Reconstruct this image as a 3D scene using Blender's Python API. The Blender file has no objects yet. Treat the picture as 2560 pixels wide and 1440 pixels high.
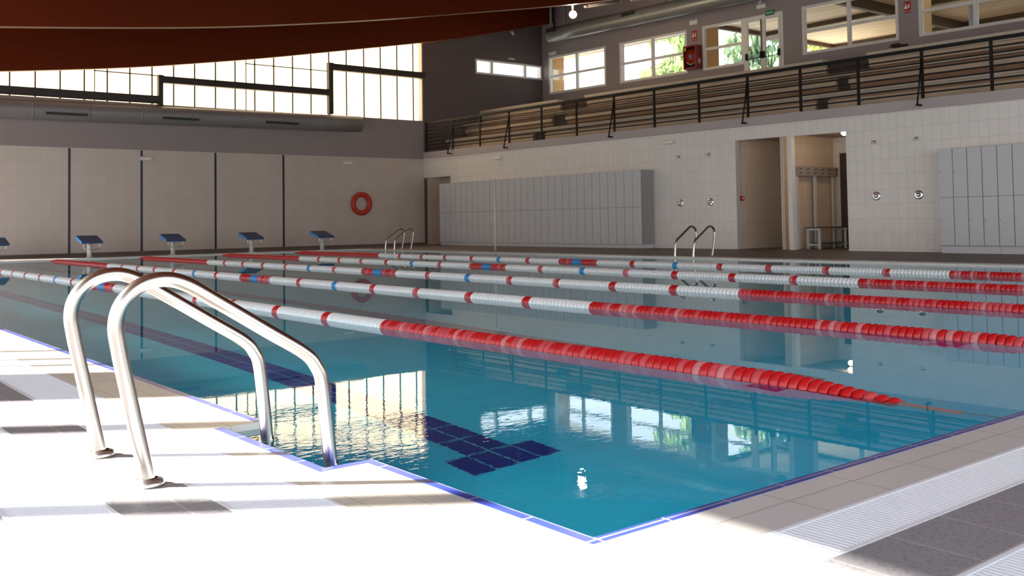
import bpy, bmesh, math, random
from mathutils import Vector, Matrix
R = math.radians
rnd = random.Random(7)
scene = bpy.context.scene
COL = scene.collection

# ------------------------------------------------------------------ materials
def nt(name):
    m = bpy.data.materials.new(name); m.use_nodes = True
    t = m.node_tree
    b = t.nodes['Principled BSDF']
    return m, t, b

def N(t, kind, **kw):
    n = t.nodes.new(kind)
    for k, v in kw.items():
        setattr(n, k, v)
    return n

def mathn(t, op, a, b=None, c=None):
    n = t.nodes.new('ShaderNodeMath'); n.operation = op
    for i, v in enumerate((a, b, c)):
        if v is None: continue
        if isinstance(v, (int, float)): n.inputs[i].default_value = v
        else: t.links.new(v, n.inputs[i])
    return n.outputs[0]

def objpos(t):
    tc = N(t, 'ShaderNodeTexCoord')
    s = N(t, 'ShaderNodeSeparateXYZ')
    t.links.new(tc.outputs['Object'], s.inputs[0])
    return tc.outputs['Object'], s.outputs

def mixc(t, fac, a, b):
    n = N(t, 'ShaderNodeMix'); n.data_type = 'RGBA'
    if isinstance(fac, (int, float)): n.inputs[0].default_value = fac
    else: t.links.new(fac, n.inputs[0])
    for i, v in ((6, a), (7, b)):
        if isinstance(v, tuple): n.inputs[i].default_value = (*v[:3], 1)
        else: t.links.new(v, n.inputs[i])
    return n.outputs[2]

def noise(t, vec, scale, detail=3, rough=.55):
    n = N(t, 'ShaderNodeTexNoise'); n.inputs['Scale'].default_value = scale
    n.inputs['Detail'].default_value = detail; n.inputs['Roughness'].default_value = rough
    if vec is not None: t.links.new(vec, n.inputs['Vector'])
    return n.outputs['Fac']

def scaled(t, vec, s):
    m = N(t, 'ShaderNodeMapping'); m.inputs['Scale'].default_value = s
    t.links.new(vec, m.inputs['Vector'])
    return m.outputs[0]

def bump(t, b, h, strength=.3, dist=.01):
    n = N(t, 'ShaderNodeBump'); n.inputs['Strength'].default_value = strength
    n.inputs['Distance'].default_value = dist
    t.links.new(h, n.inputs['Height']); t.links.new(n.outputs[0], b.inputs['Normal'])

def plain(name, col, rough=.5, metal=0., var=.12, scale=6., spec=.5, coat=0.):
    m, t, b = nt(name)
    pos, _ = objpos(t)
    f = noise(t, pos, scale)
    lo = tuple(c * (1 - var) for c in col); hi = tuple(min(1, c * (1 + var)) for c in col)
    t.links.new(mixc(t, f, lo, hi), b.inputs['Base Color'])
    b.inputs['Roughness'].default_value = rough; b.inputs['Metallic'].default_value = metal
    b.inputs['Specular IOR Level'].default_value = spec
    b.inputs['Coat Weight'].default_value = coat
    return m

def gridmask(t, u, v, pu, pv, w, ou=0., ov=0.):
    """1 on grout lines of a pu x pv grid, line width w."""
    outs = []
    for c, p, o in ((u, pu, ou), (v, pv, ov)):
        a = mathn(t, 'ADD', c, 1000 * p - o)
        a = mathn(t, 'MODULO', a, p)
        a = mathn(t, 'SUBTRACT', a, p / 2)
        a = mathn(t, 'ABSOLUTE', a)
        outs.append(mathn(t, 'GREATER_THAN', a, p / 2 - w / 2))
    return mathn(t, 'MAXIMUM', outs[0], outs[1])

def tiles(name, col, grout, ax, pu, pv, w, rough=.3, var=.06, ou=0., ov=0., spec=.5, emboss=0):
    m, t, b = nt(name)
    pos, s = objpos(t)
    u, v = s[ax[0]], s[ax[1]]
    g = gridmask(t, u, v, pu, pv, w, ou, ov)
    # one shade per tile
    cu = mathn(t, 'FLOOR', mathn(t, 'DIVIDE', mathn(t, 'SUBTRACT', u, ou), pu))
    cv = mathn(t, 'FLOOR', mathn(t, 'DIVIDE', mathn(t, 'SUBTRACT', v, ov), pv))
    cb = N(t, 'ShaderNodeCombineXYZ'); t.links.new(cu, cb.inputs[0]); t.links.new(cv, cb.inputs[1])
    wn = N(t, 'ShaderNodeTexWhiteNoise'); t.links.new(cb.outputs[0], wn.inputs['Vector'])
    nz = noise(t, pos, 1.3, 4)
    f = mathn(t, 'ADD', mathn(t, 'MULTIPLY', wn.outputs['Value'], .6), mathn(t, 'MULTIPLY', nz, .5))
    lo = tuple(c * (1 - var) for c in col); hi = tuple(min(1, c * (1 + var)) for c in col)
    c = mixc(t, f, lo, hi)
    if emboss:
        vo = N(t, 'ShaderNodeTexVoronoi'); vo.distance = 'CHEBYCHEV'; vo.inputs['Scale'].default_value = 62
        t.links.new(pos, vo.inputs['Vector'])
        e = mathn(t, 'LESS_THAN', vo.outputs['Distance'], .27)
        c = mixc(t, mathn(t, 'MULTIPLY', e, .5), c, tuple(x * .55 for x in col))
        h = mathn(t, 'SUBTRACT', e, mathn(t, 'MULTIPLY', g, 1.5))
        bump(t, b, h, .6, .004)
    else:
        bump(t, b, mathn(t, 'MULTIPLY', g, -1.), .35, .003)
    t.links.new(mixc(t, g, c, grout), b.inputs['Base Color'])
    b.inputs['Roughness'].default_value = rough; b.inputs['Specular IOR Level'].default_value = spec
    return m

def wood(name, c1, c2, ax=(1, 12, 12), scale=1.5, rough=.45, coat=.0, spec=.4):
    m, t, b = nt(name)
    pos, s = objpos(t)
    v = scaled(t, pos, ax)
    f = noise(t, v, scale, 6, .65)
    f2 = noise(t, pos, .35, 3)
    c = mixc(t, f, c1, c2)
    c = mixc(t, mathn(t, 'MULTIPLY', f2, .5), c, tuple(x * .55 for x in c1))
    t.links.new(c, b.inputs['Base Color'])
    b.inputs['Roughness'].default_value = rough; b.inputs['Coat Weight'].default_value = coat; b.inputs['Specular IOR Level'].default_value = spec
    return m

def emit(name, col, st):
    m, t, b = nt(name)
    b.inputs['Base Color'].default_value = (*col, 1)
    b.inputs['Emission Color'].default_value = (*col, 1); b.inputs['Emission Strength'].default_value = st
    return m

M = {}
M['tile_back'] = tiles('tile_back', (.60, .52, .445), (.47, .42, .38), (0, 2), .3, .33, .006, .32, .04, ov=.08)
M['tile_right'] = tiles('tile_right', (.77, .735, .69), (.56, .535, .50), (1, 2), .2, .33, .007, .3, .04, ov=.08)
M['tile_side'] = tiles('tile_side', (.70, .58, .46), (.42, .37, .32), (0, 2), .2, .33, .006, .35, .04)
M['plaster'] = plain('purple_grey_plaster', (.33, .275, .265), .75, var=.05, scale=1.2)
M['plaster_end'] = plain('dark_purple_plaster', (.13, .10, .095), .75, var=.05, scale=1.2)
M['fascia'] = plain('fascia_plaster', (.44, .39, .385), .7, var=.05, scale=1.2)
M['reveal'] = plain('reveal_plaster', (.75, .62, .54), .7, var=.04)
M['beam'] = wood('glulam_beam', (.17, .023, .0015), (.085, .0095, .001), (.35, 9, 9), 1.4, .6, spec=.12)
M['beam_lit_edge'] = wood('glulam_lit_underside', (.50, .26, .13), (.40, .20, .10), (.35, 9, 9), 1.4, .5)  # beam timber made paler, painting the lit lower face
M['ceiling'] = wood('ceiling_boards', (.26, .05, .014), (.16, .03, .009), (9, .5, 9), 1.2, .55)
M['deck_beige'] = tiles('coping_tile', (.70, .68, .66), (.38, .36, .33), (0, 1), .31, .1375, .004, .2, .03, ov=-.005, spec=.6)
M['deck_beige_l'] = tiles('coping_tile_left', (.62, .60, .55), (.42, .40, .37), (0, 1), .14, .31, .004, .22, .03, spec=.6)
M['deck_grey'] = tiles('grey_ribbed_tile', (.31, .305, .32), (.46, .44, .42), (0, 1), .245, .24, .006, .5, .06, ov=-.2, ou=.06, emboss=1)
M['deck_shaded'] = tiles('shaded_deck_tile', (.145, .108, .092), (.15, .125, .11), (0, 1), .24, .24, .006, .55, .06)  # grey deck tile with the far-side shade put into its colour
M['blue_tile'] = tiles('blue_edge_tile', (.045, .07, .36), (.35, .36, .5), (0, 1), .245, .245, .006, .2, .1)
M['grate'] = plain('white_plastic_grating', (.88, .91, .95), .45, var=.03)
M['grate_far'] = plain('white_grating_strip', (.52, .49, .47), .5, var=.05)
M['channel'] = plain('overflow_channel', (.26, .27, .31), .6)
M['pool'] = tiles('pool_tile', (.045, .68, .92), (.10, .74, .93), (0, 1), .245, .12, .005, .3, .06)
M['pool_wall_x'] = tiles('pool_wall_tile_x', (.045, .68, .92), (.10, .74, .93), (0, 2), .245, .12, .005, .3, .06)
M['pool_wall_y'] = tiles('pool_wall_tile_y', (.045, .68, .92), (.10, .74, .93), (1, 2), .245, .12, .005, .3, .06)
M['lane_tile'] = tiles('navy_lane_tile', (.016, .042, .27), (.14, .60, .68), (0, 1), .135, .25, .009, .3, .15, ou=.0)
M['steel'] = plain('polished_steel', (.47, .435, .395), .24, 1., var=.03)
M['steel_dull'] = plain('brushed_steel', (.55, .52, .48), .32, 1., var=.06)
M['chrome'] = plain('chrome', (.85, .85, .85), .08, 1., var=.02)
M['red'] = plain('red_float', (.62, .012, .016), .35, var=.10, scale=30, spec=.5)
M['red_worn'] = plain('worn_red_float', (.66, .075, .085), .5, var=.25, scale=45, spec=.4)
M['red_pale'] = plain('pale_red_float', (.70, .20, .21), .55, var=.30, scale=45, spec=.4)
M['white'] = plain('white_float', (.92, .97, .96), .4, var=.05, scale=25)
M['blue'] = plain('blue_float', (.03, .30, .72), .4, var=.1, scale=25)
M['salmon'] = plain('salmon_sleeve', (.80, .28, .22), .5, var=.2, scale=50)
M['cable'] = plain('rope_cable', (.06, .08, .07), .5)
M['block_blue'] = plain('starting_block_blue', (.010, .048, .17), .5, var=.08)
M['block_sunlit_side'] = plain('starting_block_sunlit_side', (.08, .38, .90), .4, var=.06)  # sunlight on the platform sides put into a brighter blue
M['dark_rod'] = plain('dark_rod', (.10, .10, .10), .4, .6)
M['ivory'] = plain('ivory_steel_post', (.72, .70, .64), .35, var=.04)
M['navy_strip'] = plain('navy_tile_strip', (.015, .014, .035), .4)
M['black'] = plain('black_painted_steel', (.008, .007, .0065), .6, var=.1, spec=.25)
M['dark_steel'] = plain('dark_brown_steel', (.030, .022, .018), .5, var=.1)
M['slab'] = plain('bench_slab', (.58, .49, .38), .6, var=.14, scale=3)
M['riser'] = plain('bench_riser', (.58, .45, .32), .65, var=.18, scale=2.5)
M['tier'] = plain('gallery_tier', (.34, .20, .12), .75, var=.2, scale=2)
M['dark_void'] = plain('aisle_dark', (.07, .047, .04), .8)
M['white_alu'] = plain('white_window_frame', (.80, .76, .69), .35, var=.03)
M['duct'] = plain('galvanised_duct', (.30, .31, .29), .38, .35, var=.10, scale=2)
M['duct_wall'] = plain('painted_duct', (.26, .245, .24), .5, .15, var=.06, scale=1.5)
M['grille'] = plain('dark_grille', (.022, .024, .026), .5)
M['locker'] = plain('grey_locker_laminate', (.56, .57, .59), .38, var=.03)
M['locker_side'] = plain('grey_locker_side', (.31, .295, .285), .45, var=.03)
M['locker_gap'] = plain('locker_gap', (.05, .052, .055), .6)
M['white_plastic'] = plain('white_plastic', (.68, .66, .62), .4, var=.03)
M['grey_plastic'] = plain('grey_plastic', (.16, .15, .15), .4, var=.03)
M['lifebuoy'] = plain('orange_lifebuoy', (.56, .035, .010), .5, var=.08)
M['rope_white'] = plain('white_cord', (.6, .58, .54), .8)
M['sign_red'] = plain('red_sign', (.42, .012, .014), .4, var=.05)
M['sign_green'] = plain('green_sign', (.0, .20, .06), .4, var=.05)
M['sign_white'] = plain('sign_white', (.8, .78, .72), .5)
M['hose_red'] = plain('hose_cabinet_red', (.27, .012, .014), .35, var=.06)
M['reel_red'] = plain('hose_reel_red', (.40, .035, .012), .4, var=.08)
M['hub_blue'] = plain('hub_blue', (.16, .28, .50), .4)
M['hose_white'] = plain('hose_white', (.62, .57, .48), .6)
M['yellow'] = plain('yellow_sticker', (.75, .50, .05), .5)
M['ochre'] = plain('ochre_render', (.62, .36, .15), .8, var=.08, scale=2)
M['soffit'] = wood('soffit_boards', (.62, .46, .27), (.52, .35, .20), (.4, 8, 8), 1.0, .6)
M['canopy'] = tiles('canopy_boards', (.80, .62, .42), (.36, .25, .14), (0, 1), .52, 60., .03, .6, .10)
M['canopy_beam'] = wood('canopy_beam', (.12, .07, .035), (.09, .05, .025), (.5, 6, 6), 1.2, .6)
M['downpipe'] = plain('pale_blue_post', (.55, .65, .80), .4, var=.05)
M['bark'] = plain('bark', (.16, .12, .09), .9, var=.3, scale=8)
M['bounce_ground'] = plain('pale_bounce_paving', (.66, .60, .52), .9, var=.1, scale=3)  # kept pale to bounce sunlight up onto the porch soffit
M['bench_white'] = plain('white_bench_frame', (.62, .62, .60), .4, var=.03)
M['bench_top'] = plain('dark_bench_top', (.035, .035, .035), .4)
M['rack'] = plain('grey_rack_panel', (.34, .30, .28), .5, var=.04)
M['rag'] = plain('dark_red_rag', (.06, .008, .008), .8)
M['lamp_glow'] = emit('lamp_glow', (1., .88, .62), 30.)
M['lamp_small'] = emit('small_lamp_glow', (1., .86, .62), 14.)
M['tube'] = plain('tube_fixture', (.50, .46, .42), .4)

def foliage(name, c1, c2):
    m, t, b = nt(name)
    pos, s = objpos(t)
    f = noise(t, pos, 1.1, 4)
    f2 = noise(t, pos, 9., 2)
    c = mixc(t, f, c1, c2); c = mixc(t, mathn(t, 'MULTIPLY', f2, .6), c, tuple(x * .5 for x in c1))
    t.links.new(c, b.inputs['Base Color']); b.inputs['Roughness'].default_value = .7
    tr = N(t, 'ShaderNodeBsdfTranslucent'); t.links.new(c, tr.inputs[0])
    mx = N(t, 'ShaderNodeMixShader'); mx.inputs[0].default_value = .35
    t.links.new(b.outputs[0], mx.inputs[1]); t.links.new(tr.outputs[0], mx.inputs[2])
    t.links.new(mx.outputs[0], t.nodes['Material Output'].inputs[0])
    return m
M['cedar'] = foliage('cedar_needles', (.22, .34, .12), (.60, .70, .28))
M['cedar_blue'] = foliage('blue_cedar_needles', (.20, .32, .22), (.50, .62, .34))
M['lime'] = foliage('lime_leaves', (.45, .52, .10), (.90, .86, .30))

def glass():
    m = bpy.data.materials.new('window_glass'); m.use_nodes = True
    t = m.node_tree; t.nodes.remove(t.nodes['Principled BSDF'])
    tr = N(t, 'ShaderNodeBsdfTransparent'); tr.inputs[0].default_value = (.93, .95, .95, 1)
    gl = N(t, 'ShaderNodeBsdfGlossy'); gl.inputs['Roughness'].default_value = .02
    fr = N(t, 'ShaderNodeFresnel'); fr.inputs[0].default_value = 1.3
    mx = N(t, 'ShaderNodeMixShader')
    t.links.new(mathn(t, 'MULTIPLY', fr.outputs[0], .6), mx.inputs[0])
    t.links.new(tr.outputs[0], mx.inputs[1]); t.links.new(gl.outputs[0], mx.inputs[2])
    t.links.new(mx.outputs[0], t.nodes['Material Output'].inputs[0])
    return m
M['glass'] = glass()

def emissive_panel():
    m, t, b = nt('emissive_backlit_glazing')
    pos, s = objpos(t)
    f = noise(t, scaled(t, pos, (.25, 1, .4)), .8, 2)
    c = mixc(t, f, (1., .76, .44), (1., .81, .52))
    b.inputs['Base Color'].default_value = (.8, .78, .7, 1)
    t.links.new(c, b.inputs['Emission Color']); b.inputs['Emission Strength'].default_value = GLAZE  # emission stands in for daylight coming through the glazing
    b.inputs['Roughness'].default_value = .5
    return m
UWA, UWB = 3.5, 17.  # power of the added underwater fill lights
GLAZE = 2.75
M['glazing'] = emissive_panel()

def water():
    m = bpy.data.materials.new('pool_water'); m.use_nodes = True
    t = m.node_tree; t.nodes.remove(t.nodes['Principled BSDF'])
    g = N(t, 'ShaderNodeBsdfGlass'); g.inputs['IOR'].default_value = 1.333; g.inputs['Roughness'].default_value = 0.
    g.inputs['Color'].default_value = (.97, 1., 1., 1)
    pos, s = objpos(t)
    # ripples, strongest near the ladder in the near corner
    w1 = noise(t, scaled(t, pos, (8., 14., 1)), 1.0, 3, .6)
    w2 = noise(t, scaled(t, pos, (20., 34., 1)), 1.0, 2, .5)
    w3 = noise(t, scaled(t, pos, (.9, 1.4, 1)), 1.0, 2, .5)
    d = N(t, 'ShaderNodeVectorMath'); d.operation = 'DISTANCE'
    t.links.new(pos, d.inputs[0]); d.inputs[1].default_value = (-.1, 1.5, 0)
    fall = mathn(t, 'DIVIDE', 1., mathn(t, 'ADD', mathn(t, 'MULTIPLY', mathn(t, 'POWER', d.outputs['Value'], 4.), 1.3), 1.))
    h = mathn(t, 'ADD', mathn(t, 'MULTIPLY', w1, mathn(t, 'ADD', mathn(t, 'MULTIPLY', fall, .20), .0005)),
              mathn(t, 'MULTIPLY', w2, mathn(t, 'ADD', mathn(t, 'MULTIPLY', fall, .07), .00012)))
    h = mathn(t, 'ADD', h, mathn(t, 'MULTIPLY', w3, .012))
    bp = N(t, 'ShaderNodeBump'); bp.inputs['Strength'].default_value = 1.; bp.inputs['Distance'].default_value = .0032
    t.links.new(h, bp.inputs['Height']); t.links.new(bp.outputs[0], g.inputs['Normal'])
    t.links.new(g.outputs[0], t.nodes['Material Output'].inputs[0])
    return m
M['water'] = water()

# ------------------------------------------------------------------ mesh builder
class MB:
    def __init__(s): s.v = []; s.f = []; s.mi = []; s.sm = []
    def add(s, vs, fs, mi=0, sm=False):
        o = len(s.v); s.v += [tuple(v) for v in vs]
        for f in fs:
            s.f.append(tuple(i + o for i in f)); s.mi.append(mi); s.sm.append(sm)
    def box(s, x0, x1, y0, y1, z0, z1, mi=0, fn=None):
        vs = [(x, y, z) for z in (z0, z1) for y in (y0, y1) for x in (x0, x1)]
        if fn: vs = [fn(*v) for v in vs]
        s.add(vs, [(0, 2, 3, 1), (4, 5, 7, 6), (0, 1, 5, 4), (2, 6, 7, 3), (0, 4, 6, 2), (1, 3, 7, 5)], mi)
    def bevbox(s, x0, x1, y0, y1, z0, z1, b=.01, mi=0):
        bm = bmesh.new()
        bmesh.ops.create_cube(bm, size=1)
        for v in bm.verts:
            v.co = Vector(((x0 + x1) / 2 + v.co.x * (x1 - x0), (y0 + y1) / 2 + v.co.y * (y1 - y0), (z0 + z1) / 2 + v.co.z * (z1 - z0)))
        bmesh.ops.bevel(bm, geom=bm.edges[:], offset=b, segments=2, profile=.6, affect='EDGES')
        bm.verts.index_update()
        s.add([v.co[:] for v in bm.verts], [[v.index for v in f.verts] for f in bm.faces], mi)
        bm.free()
    def quad(s, a, b, c, d, mi=0): s.add([a, b, c, d], [(0, 1, 2, 3)], mi)
    def tube(s, pts, r, seg=10, mi=0, caps=True, rs=None):
        pts = [Vector(p) for p in pts]; n = len(pts); rings = []
        up = Vector((0, 0, 1))
        t0 = (pts[1] - pts[0]).normalized()
        nn = t0.cross(up)
        if nn.length < 1e-3: nn = t0.cross(Vector((1, 0, 0)))
        nn.normalize()
        vs = []
        for i, p in enumerate(pts):
            a = pts[max(i - 1, 0)]; b = pts[min(i + 1, n - 1)]
            tg = (b - a).normalized()
            nn = (nn - tg * nn.dot(tg)).normalized(); bb = tg.cross(nn)
            rr = rs[i] if rs else r
            for k in range(seg):
                an = 2 * math.pi * k / seg
                vs.append(p + (nn * math.cos(an) + bb * math.sin(an)) * rr)
        fs = []
        for i in range(n - 1):
            for k in range(seg):
                k2 = (k + 1) % seg
                fs.append((i * seg + k, i * seg + k2, (i + 1) * seg + k2, (i + 1) * seg + k))
        s.add(vs, fs, mi, True)
        if caps:
            o = len(s.v) - len(vs)
            s.f.append(tuple(o + k for k in range(seg))[::-1]); s.mi.append(mi); s.sm.append(False)
            s.f.append(tuple(o + (n - 1) * seg + k for k in range(seg))); s.mi.append(mi); s.sm.append(False)
    def lathe(s, prof, c, axis='z', seg=20, mi=0, sm=True):
        """prof: list of (radius, along)."""
        vs = []
        for r, h in prof:
            for k in range(seg):
                a = 2 * math.pi * k / seg; ca, sa = math.cos(a) * r, math.sin(a) * r
                vs.append({'z': (c[0] + ca, c[1] + sa, c[2] + h), 'y': (c[0] + ca, c[1] + h, c[2] - sa), 'x': (c[0] + h, c[1] + ca, c[2] + sa)}[axis])
        fs = []
        for i in range(len(prof) - 1):
            for k in range(seg):
                k2 = (k + 1) % seg
                fs.append((i * seg + k, i * seg + k2, (i + 1) * seg + k2, (i + 1) * seg + k))
        s.add(vs, fs, mi, sm)
    def prism(s, poly, z0, z1, mi=0):
        """poly: list of xy, extruded in z"""
        n = len(poly)
        vs = [(x, y, z0) for x, y in poly] + [(x, y, z1) for x, y in poly]
        fs = [tuple(range(n))[::-1], tuple(range(n, 2 * n))] + [(i, (i + 1) % n, n + (i + 1) % n, n + i) for i in range(n)]
        s.add(vs, fs, mi)
    def build(s, name, mats, parent=None, fixn=True, loc=None):
        me = bpy.data.meshes.new(name)
        vs = s.v
        if loc is not None: vs = [(v[0] - loc[0], v[1] - loc[1], v[2] - loc[2]) for v in vs]
        me.from_pydata(vs, [], s.f)
        if not isinstance(mats, (list, tuple)): mats = [mats]
        for m in mats: me.materials.append(m)
        me.polygons.foreach_set('material_index', s.mi); me.polygons.foreach_set('use_smooth', s.sm)
        me.update()
        if fixn:
            bm = bmesh.new(); bm.from_mesh(me); bmesh.ops.recalc_face_normals(bm, faces=bm.faces[:]); bm.to_mesh(me); bm.free()
        o = bpy.data.objects.new(name, me); COL.objects.link(o)
        if loc is not None: o.location = loc
        if parent is not None: o.parent = parent
        return o

def tag(o, label=None, cat=None, group=None, kind=None):
    if label: o['label'] = label
    if cat: o['category'] = cat
    if group: o['group'] = group
    if kind: o['kind'] = kind
    return o
def thing(name, label, cat, loc=(0, 0, 0), group=None):
    o = bpy.data.objects.new(name, None); COL.objects.link(o); o.location = loc
    o.empty_display_size = .2
    return tag(o, label, cat, group)
def part(name, mb, mats, parent, **kw):
    """world-coordinate mesh parented under an Empty that may be moved"""
    o = mb.build(name, mats, None)
    o.parent = parent
    p = parent; off = Vector((0, 0, 0))
    while p is not None: off += p.location; p = p.parent
    o.location = -off
    if kw: tag(o, **kw)
    return o
def struct(name, mb, mats, label=None, **kw):
    o = mb.build(name, mats, **kw); o['kind'] = 'structure'
    if label: o['label'] = label
    return o
def copy_tree(o, parent=None):
    c = o.copy(); COL.objects.link(c); c.parent = parent
    for ch in list(o.children): copy_tree(ch, c)
    return c

def zt(z, y):       # the gallery side falls very slightly towards the near end
    return z * (1 + .0016 * (y - 28.4)) if z > 2.6 else z
def T(x, y, z): return (x, y, zt(z, y))

ZD = .026           # deck level; the water surface is z = 0
PX, PY0, PY1 = 13.5, .26, 25.3
DEPTH = 1.3

# ------------------------------------------------------------------ camera
CF, CX, CY = 2434.39, 1289.13, 460.27
yaw, pit, rol = 0.675726, 0.0384378, -0.0156457
CAM = Vector((-1.660604, -1.527455, 0.808792))
fw = Vector((math.sin(yaw) * math.cos(pit), math.cos(yaw) * math.cos(pit), math.sin(pit)))
rt = Vector((math.cos(yaw), -math.sin(yaw), 0)); up = rt.cross(fw)
r2 = rt * math.cos(rol) + up * math.sin(rol); u2 = up * math.cos(rol) - rt * math.sin(rol)
cd = bpy.data.cameras.new('camera'); cam = bpy.data.objects.new('camera', cd); COL.objects.link(cam)
cam.matrix_world = Matrix(((r2.x, u2.x, -fw.x, CAM.x), (r2.y, u2.y, -fw.y, CAM.y), (r2.z, u2.z, -fw.z, CAM.z), (0, 0, 0, 1)))
cd.sensor_fit = 'HORIZONTAL'; cd.sensor_width = 36.; cd.lens = CF / 2560 * 36
cd.shift_x = (1280 - CX) / 2560; cd.shift_y = (CY - 720) / 2560
cd.clip_end = 300; cd.clip_start = .05
scene.camera = cam
cd.dof.use_dof = True; cd.dof.focus_distance = 5.5; cd.dof.aperture_fstop = 6.3
def px_of(p):
    d = Vector(p) - CAM; z = d.dot(fw)
    if z <= 0: return None
    return CX + CF * d.dot(r2) / z, CY - CF * d.dot(u2) / z

# ------------------------------------------------------------------ roof profile
ZB = [(-5, 4.36), (0, 4.72), (4.2, 5.14), (7.33, 5.50), (11.3, 6.13), (14.35, 6.70), (17.7, 7.32), (20.3, 7.87), (23.6, 8.68), (24.6, 8.93)]
def zb(x):
    for (a, za), (b, z2) in zip(ZB, ZB[1:]):
        if x <= b: return za + (z2 - za) * (x - a) / (b - a)
    return ZB[-1][1]
def zbs(x):        # smoothed
    return sum(zb(x + d) for d in (-1.2, -.6, 0, .6, 1.2)) / 5 if -3.5 < x < 23 else zb(x)
XS = [-4.6 + i * .4 for i in range(72)] + [24.1]
def beam(name, y0, y1, h=1.5):
    mb = MB(); n = len(XS)
    vs = []
    for x in XS:
        z = zbs(x); vs += [(x, y0, z), (x, y1, z), (x, y1, z + h), (x, y0, z + h)]
    for i in range(n - 1):
        a, b = i * 4, i * 4 + 4
        mb.add([vs[a], vs[b], vs[b + 3], vs[a + 3]], [(0, 1, 2, 3)], 0)
        mb.add([vs[a + 1], vs[b + 1], vs[b + 2], vs[a + 2]], [(3, 2, 1, 0)], 0)
        mb.add([vs[a], vs[b], vs[b + 1], vs[a + 1]], [(3, 2, 1, 0)], 1)
        mb.add([vs[a + 3], vs[b + 3], vs[b + 2], vs[a + 2]], [(0, 1, 2, 3)], 0)
    return mb
for i, y in enumerate((20.5, 27.75, 13.1, 5.7, -1.7)):
    o = struct('beam_%d' % (i + 1), beam('beam', y, y + .22), [M['beam'], M['beam_lit_edge']],
               ['red-brown curved timber roof beam hanging nearest the camera', 'red-brown curved timber roof beam against the far glazing', None, None, None][i], fixn=False)
mb = MB()
for a, b in zip(XS, XS[1:]):
    za, z2 = zbs(a) + 1.45, zbs(b) + 1.45
    mb.quad((a, -7.3, za), (b, -7.3, z2), (b, 29.1, z2), (a, 29.1, za))
    mb.quad((a, -7.3, za + .2), (b, -7.3, z2 + .2), (b, 29.1, z2 + .2), (a, 29.1, za + .2))
struct('ceiling', mb, M['ceiling'])
# purlins
mb = MB()
for x in (20.6, 22.6):
    mb.box(x, x + .16, -7, 28.4, zbs(x) + 1.15, zbs(x) + 1.44)
struct('ceiling_purlin', mb, M['beam'])

# ------------------------------------------------------------------ walls
def wall_holes(mb, axis, pos, thick, u0, u1, z0, z1, holes, fn=None, mi=0):
    us = sorted({u0, u1, *[h[0] for h in holes], *[h[1] for h in holes]})
    zs = sorted({z0, z1, *[h[2] for h in holes], *[h[3] for h in holes]})
    us = [u for u in us if u0 <= u <= u1]; zs = [z for z in zs if z0 <= z <= z1]
    for a, b in zip(us, us[1:]):
        run = None
        for c, d in zip(zs, zs[1:]):
            um, zm = (a + b) / 2, (c + d) / 2
            if any(h[0] < um < h[1] and h[2] < zm < h[3] for h in holes): continue
            if axis == 'x': mb.box(pos, pos + thick, a, b, c, d, mi, fn)
            else: mb.box(a, b, pos, pos + thick, c, d, mi, fn)

XR, XG, YB = 18.1, 23.9, 28.5
# far end wall: tile below, plaster above
GZ = (4.0, 18.06, 4.57, 9.3)          # tall translucent glazing (x0,x1,z0,z1); left end is out of frame
SW = (20.51, 23.86, 6.53, 7.11)
mb = MB()
wall_holes(mb, 'y', YB, .25, -4.6, XR, -.0, 3.15, [(-3.6, 1.4, .1, 3.0)])
struct('wall_back', mb, M['tile_back'], 'beige tiled lower far end wall with narrow dark strips')
mb = MB()
wall_holes(mb, 'y', YB, .25, -4.6, XR, 3.15, 9.6, [(-2.0, GZ[1], GZ[2], GZ[3])])
struct('wall_back_upper', mb, M['plaster'])
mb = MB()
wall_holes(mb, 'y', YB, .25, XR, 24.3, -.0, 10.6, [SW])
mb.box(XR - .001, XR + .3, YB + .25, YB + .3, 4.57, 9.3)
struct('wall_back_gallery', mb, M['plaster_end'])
mb = MB()   # pale reveal of the glazing
mb.box(GZ[1] - .012, GZ[1] + .0, YB - .004, YB + .26, GZ[2], GZ[3])
struct('trim_1', mb, M['reveal'])
# glazing: panel, mullions and thin transoms
mb = MB(); mb.box(-2.0, GZ[1], YB + .24, YB + .27, GZ[2] - .02, GZ[3])
gl = struct('window_1', mb, M['glazing'], 'tall backlit cream glazing across the far end wall')
mx_ = [4.867, 5.533, 6.197, 6.486, 6.847, 7.504, 8.169, 8.833, 9.498, 10.175, 10.831, 11.202, 11.504, 12.174, 12.855, 13.535, 14.22, 14.902, 15.601, 16.286, 16.98, 17.674]
mx_ = [-1.8 + .667 * k for k in range(10)] + mx_
mb = MB()
for x in mx_:
    w = .012 if x in (6.486, 11.202) else .020
    mb.box(x + .13 - w, x + .13 + w, YB + .19, YB + .24, GZ[2], GZ[3])
mb.box(6.60, 8.57, YB + .20, YB + .238, 5.47, 5.505)
mb.box(11.32, 14.36, YB + .20, YB + .238, 6.10, 6.135)
part('window_mullion', mb, M['dark_steel'], gl)
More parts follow.
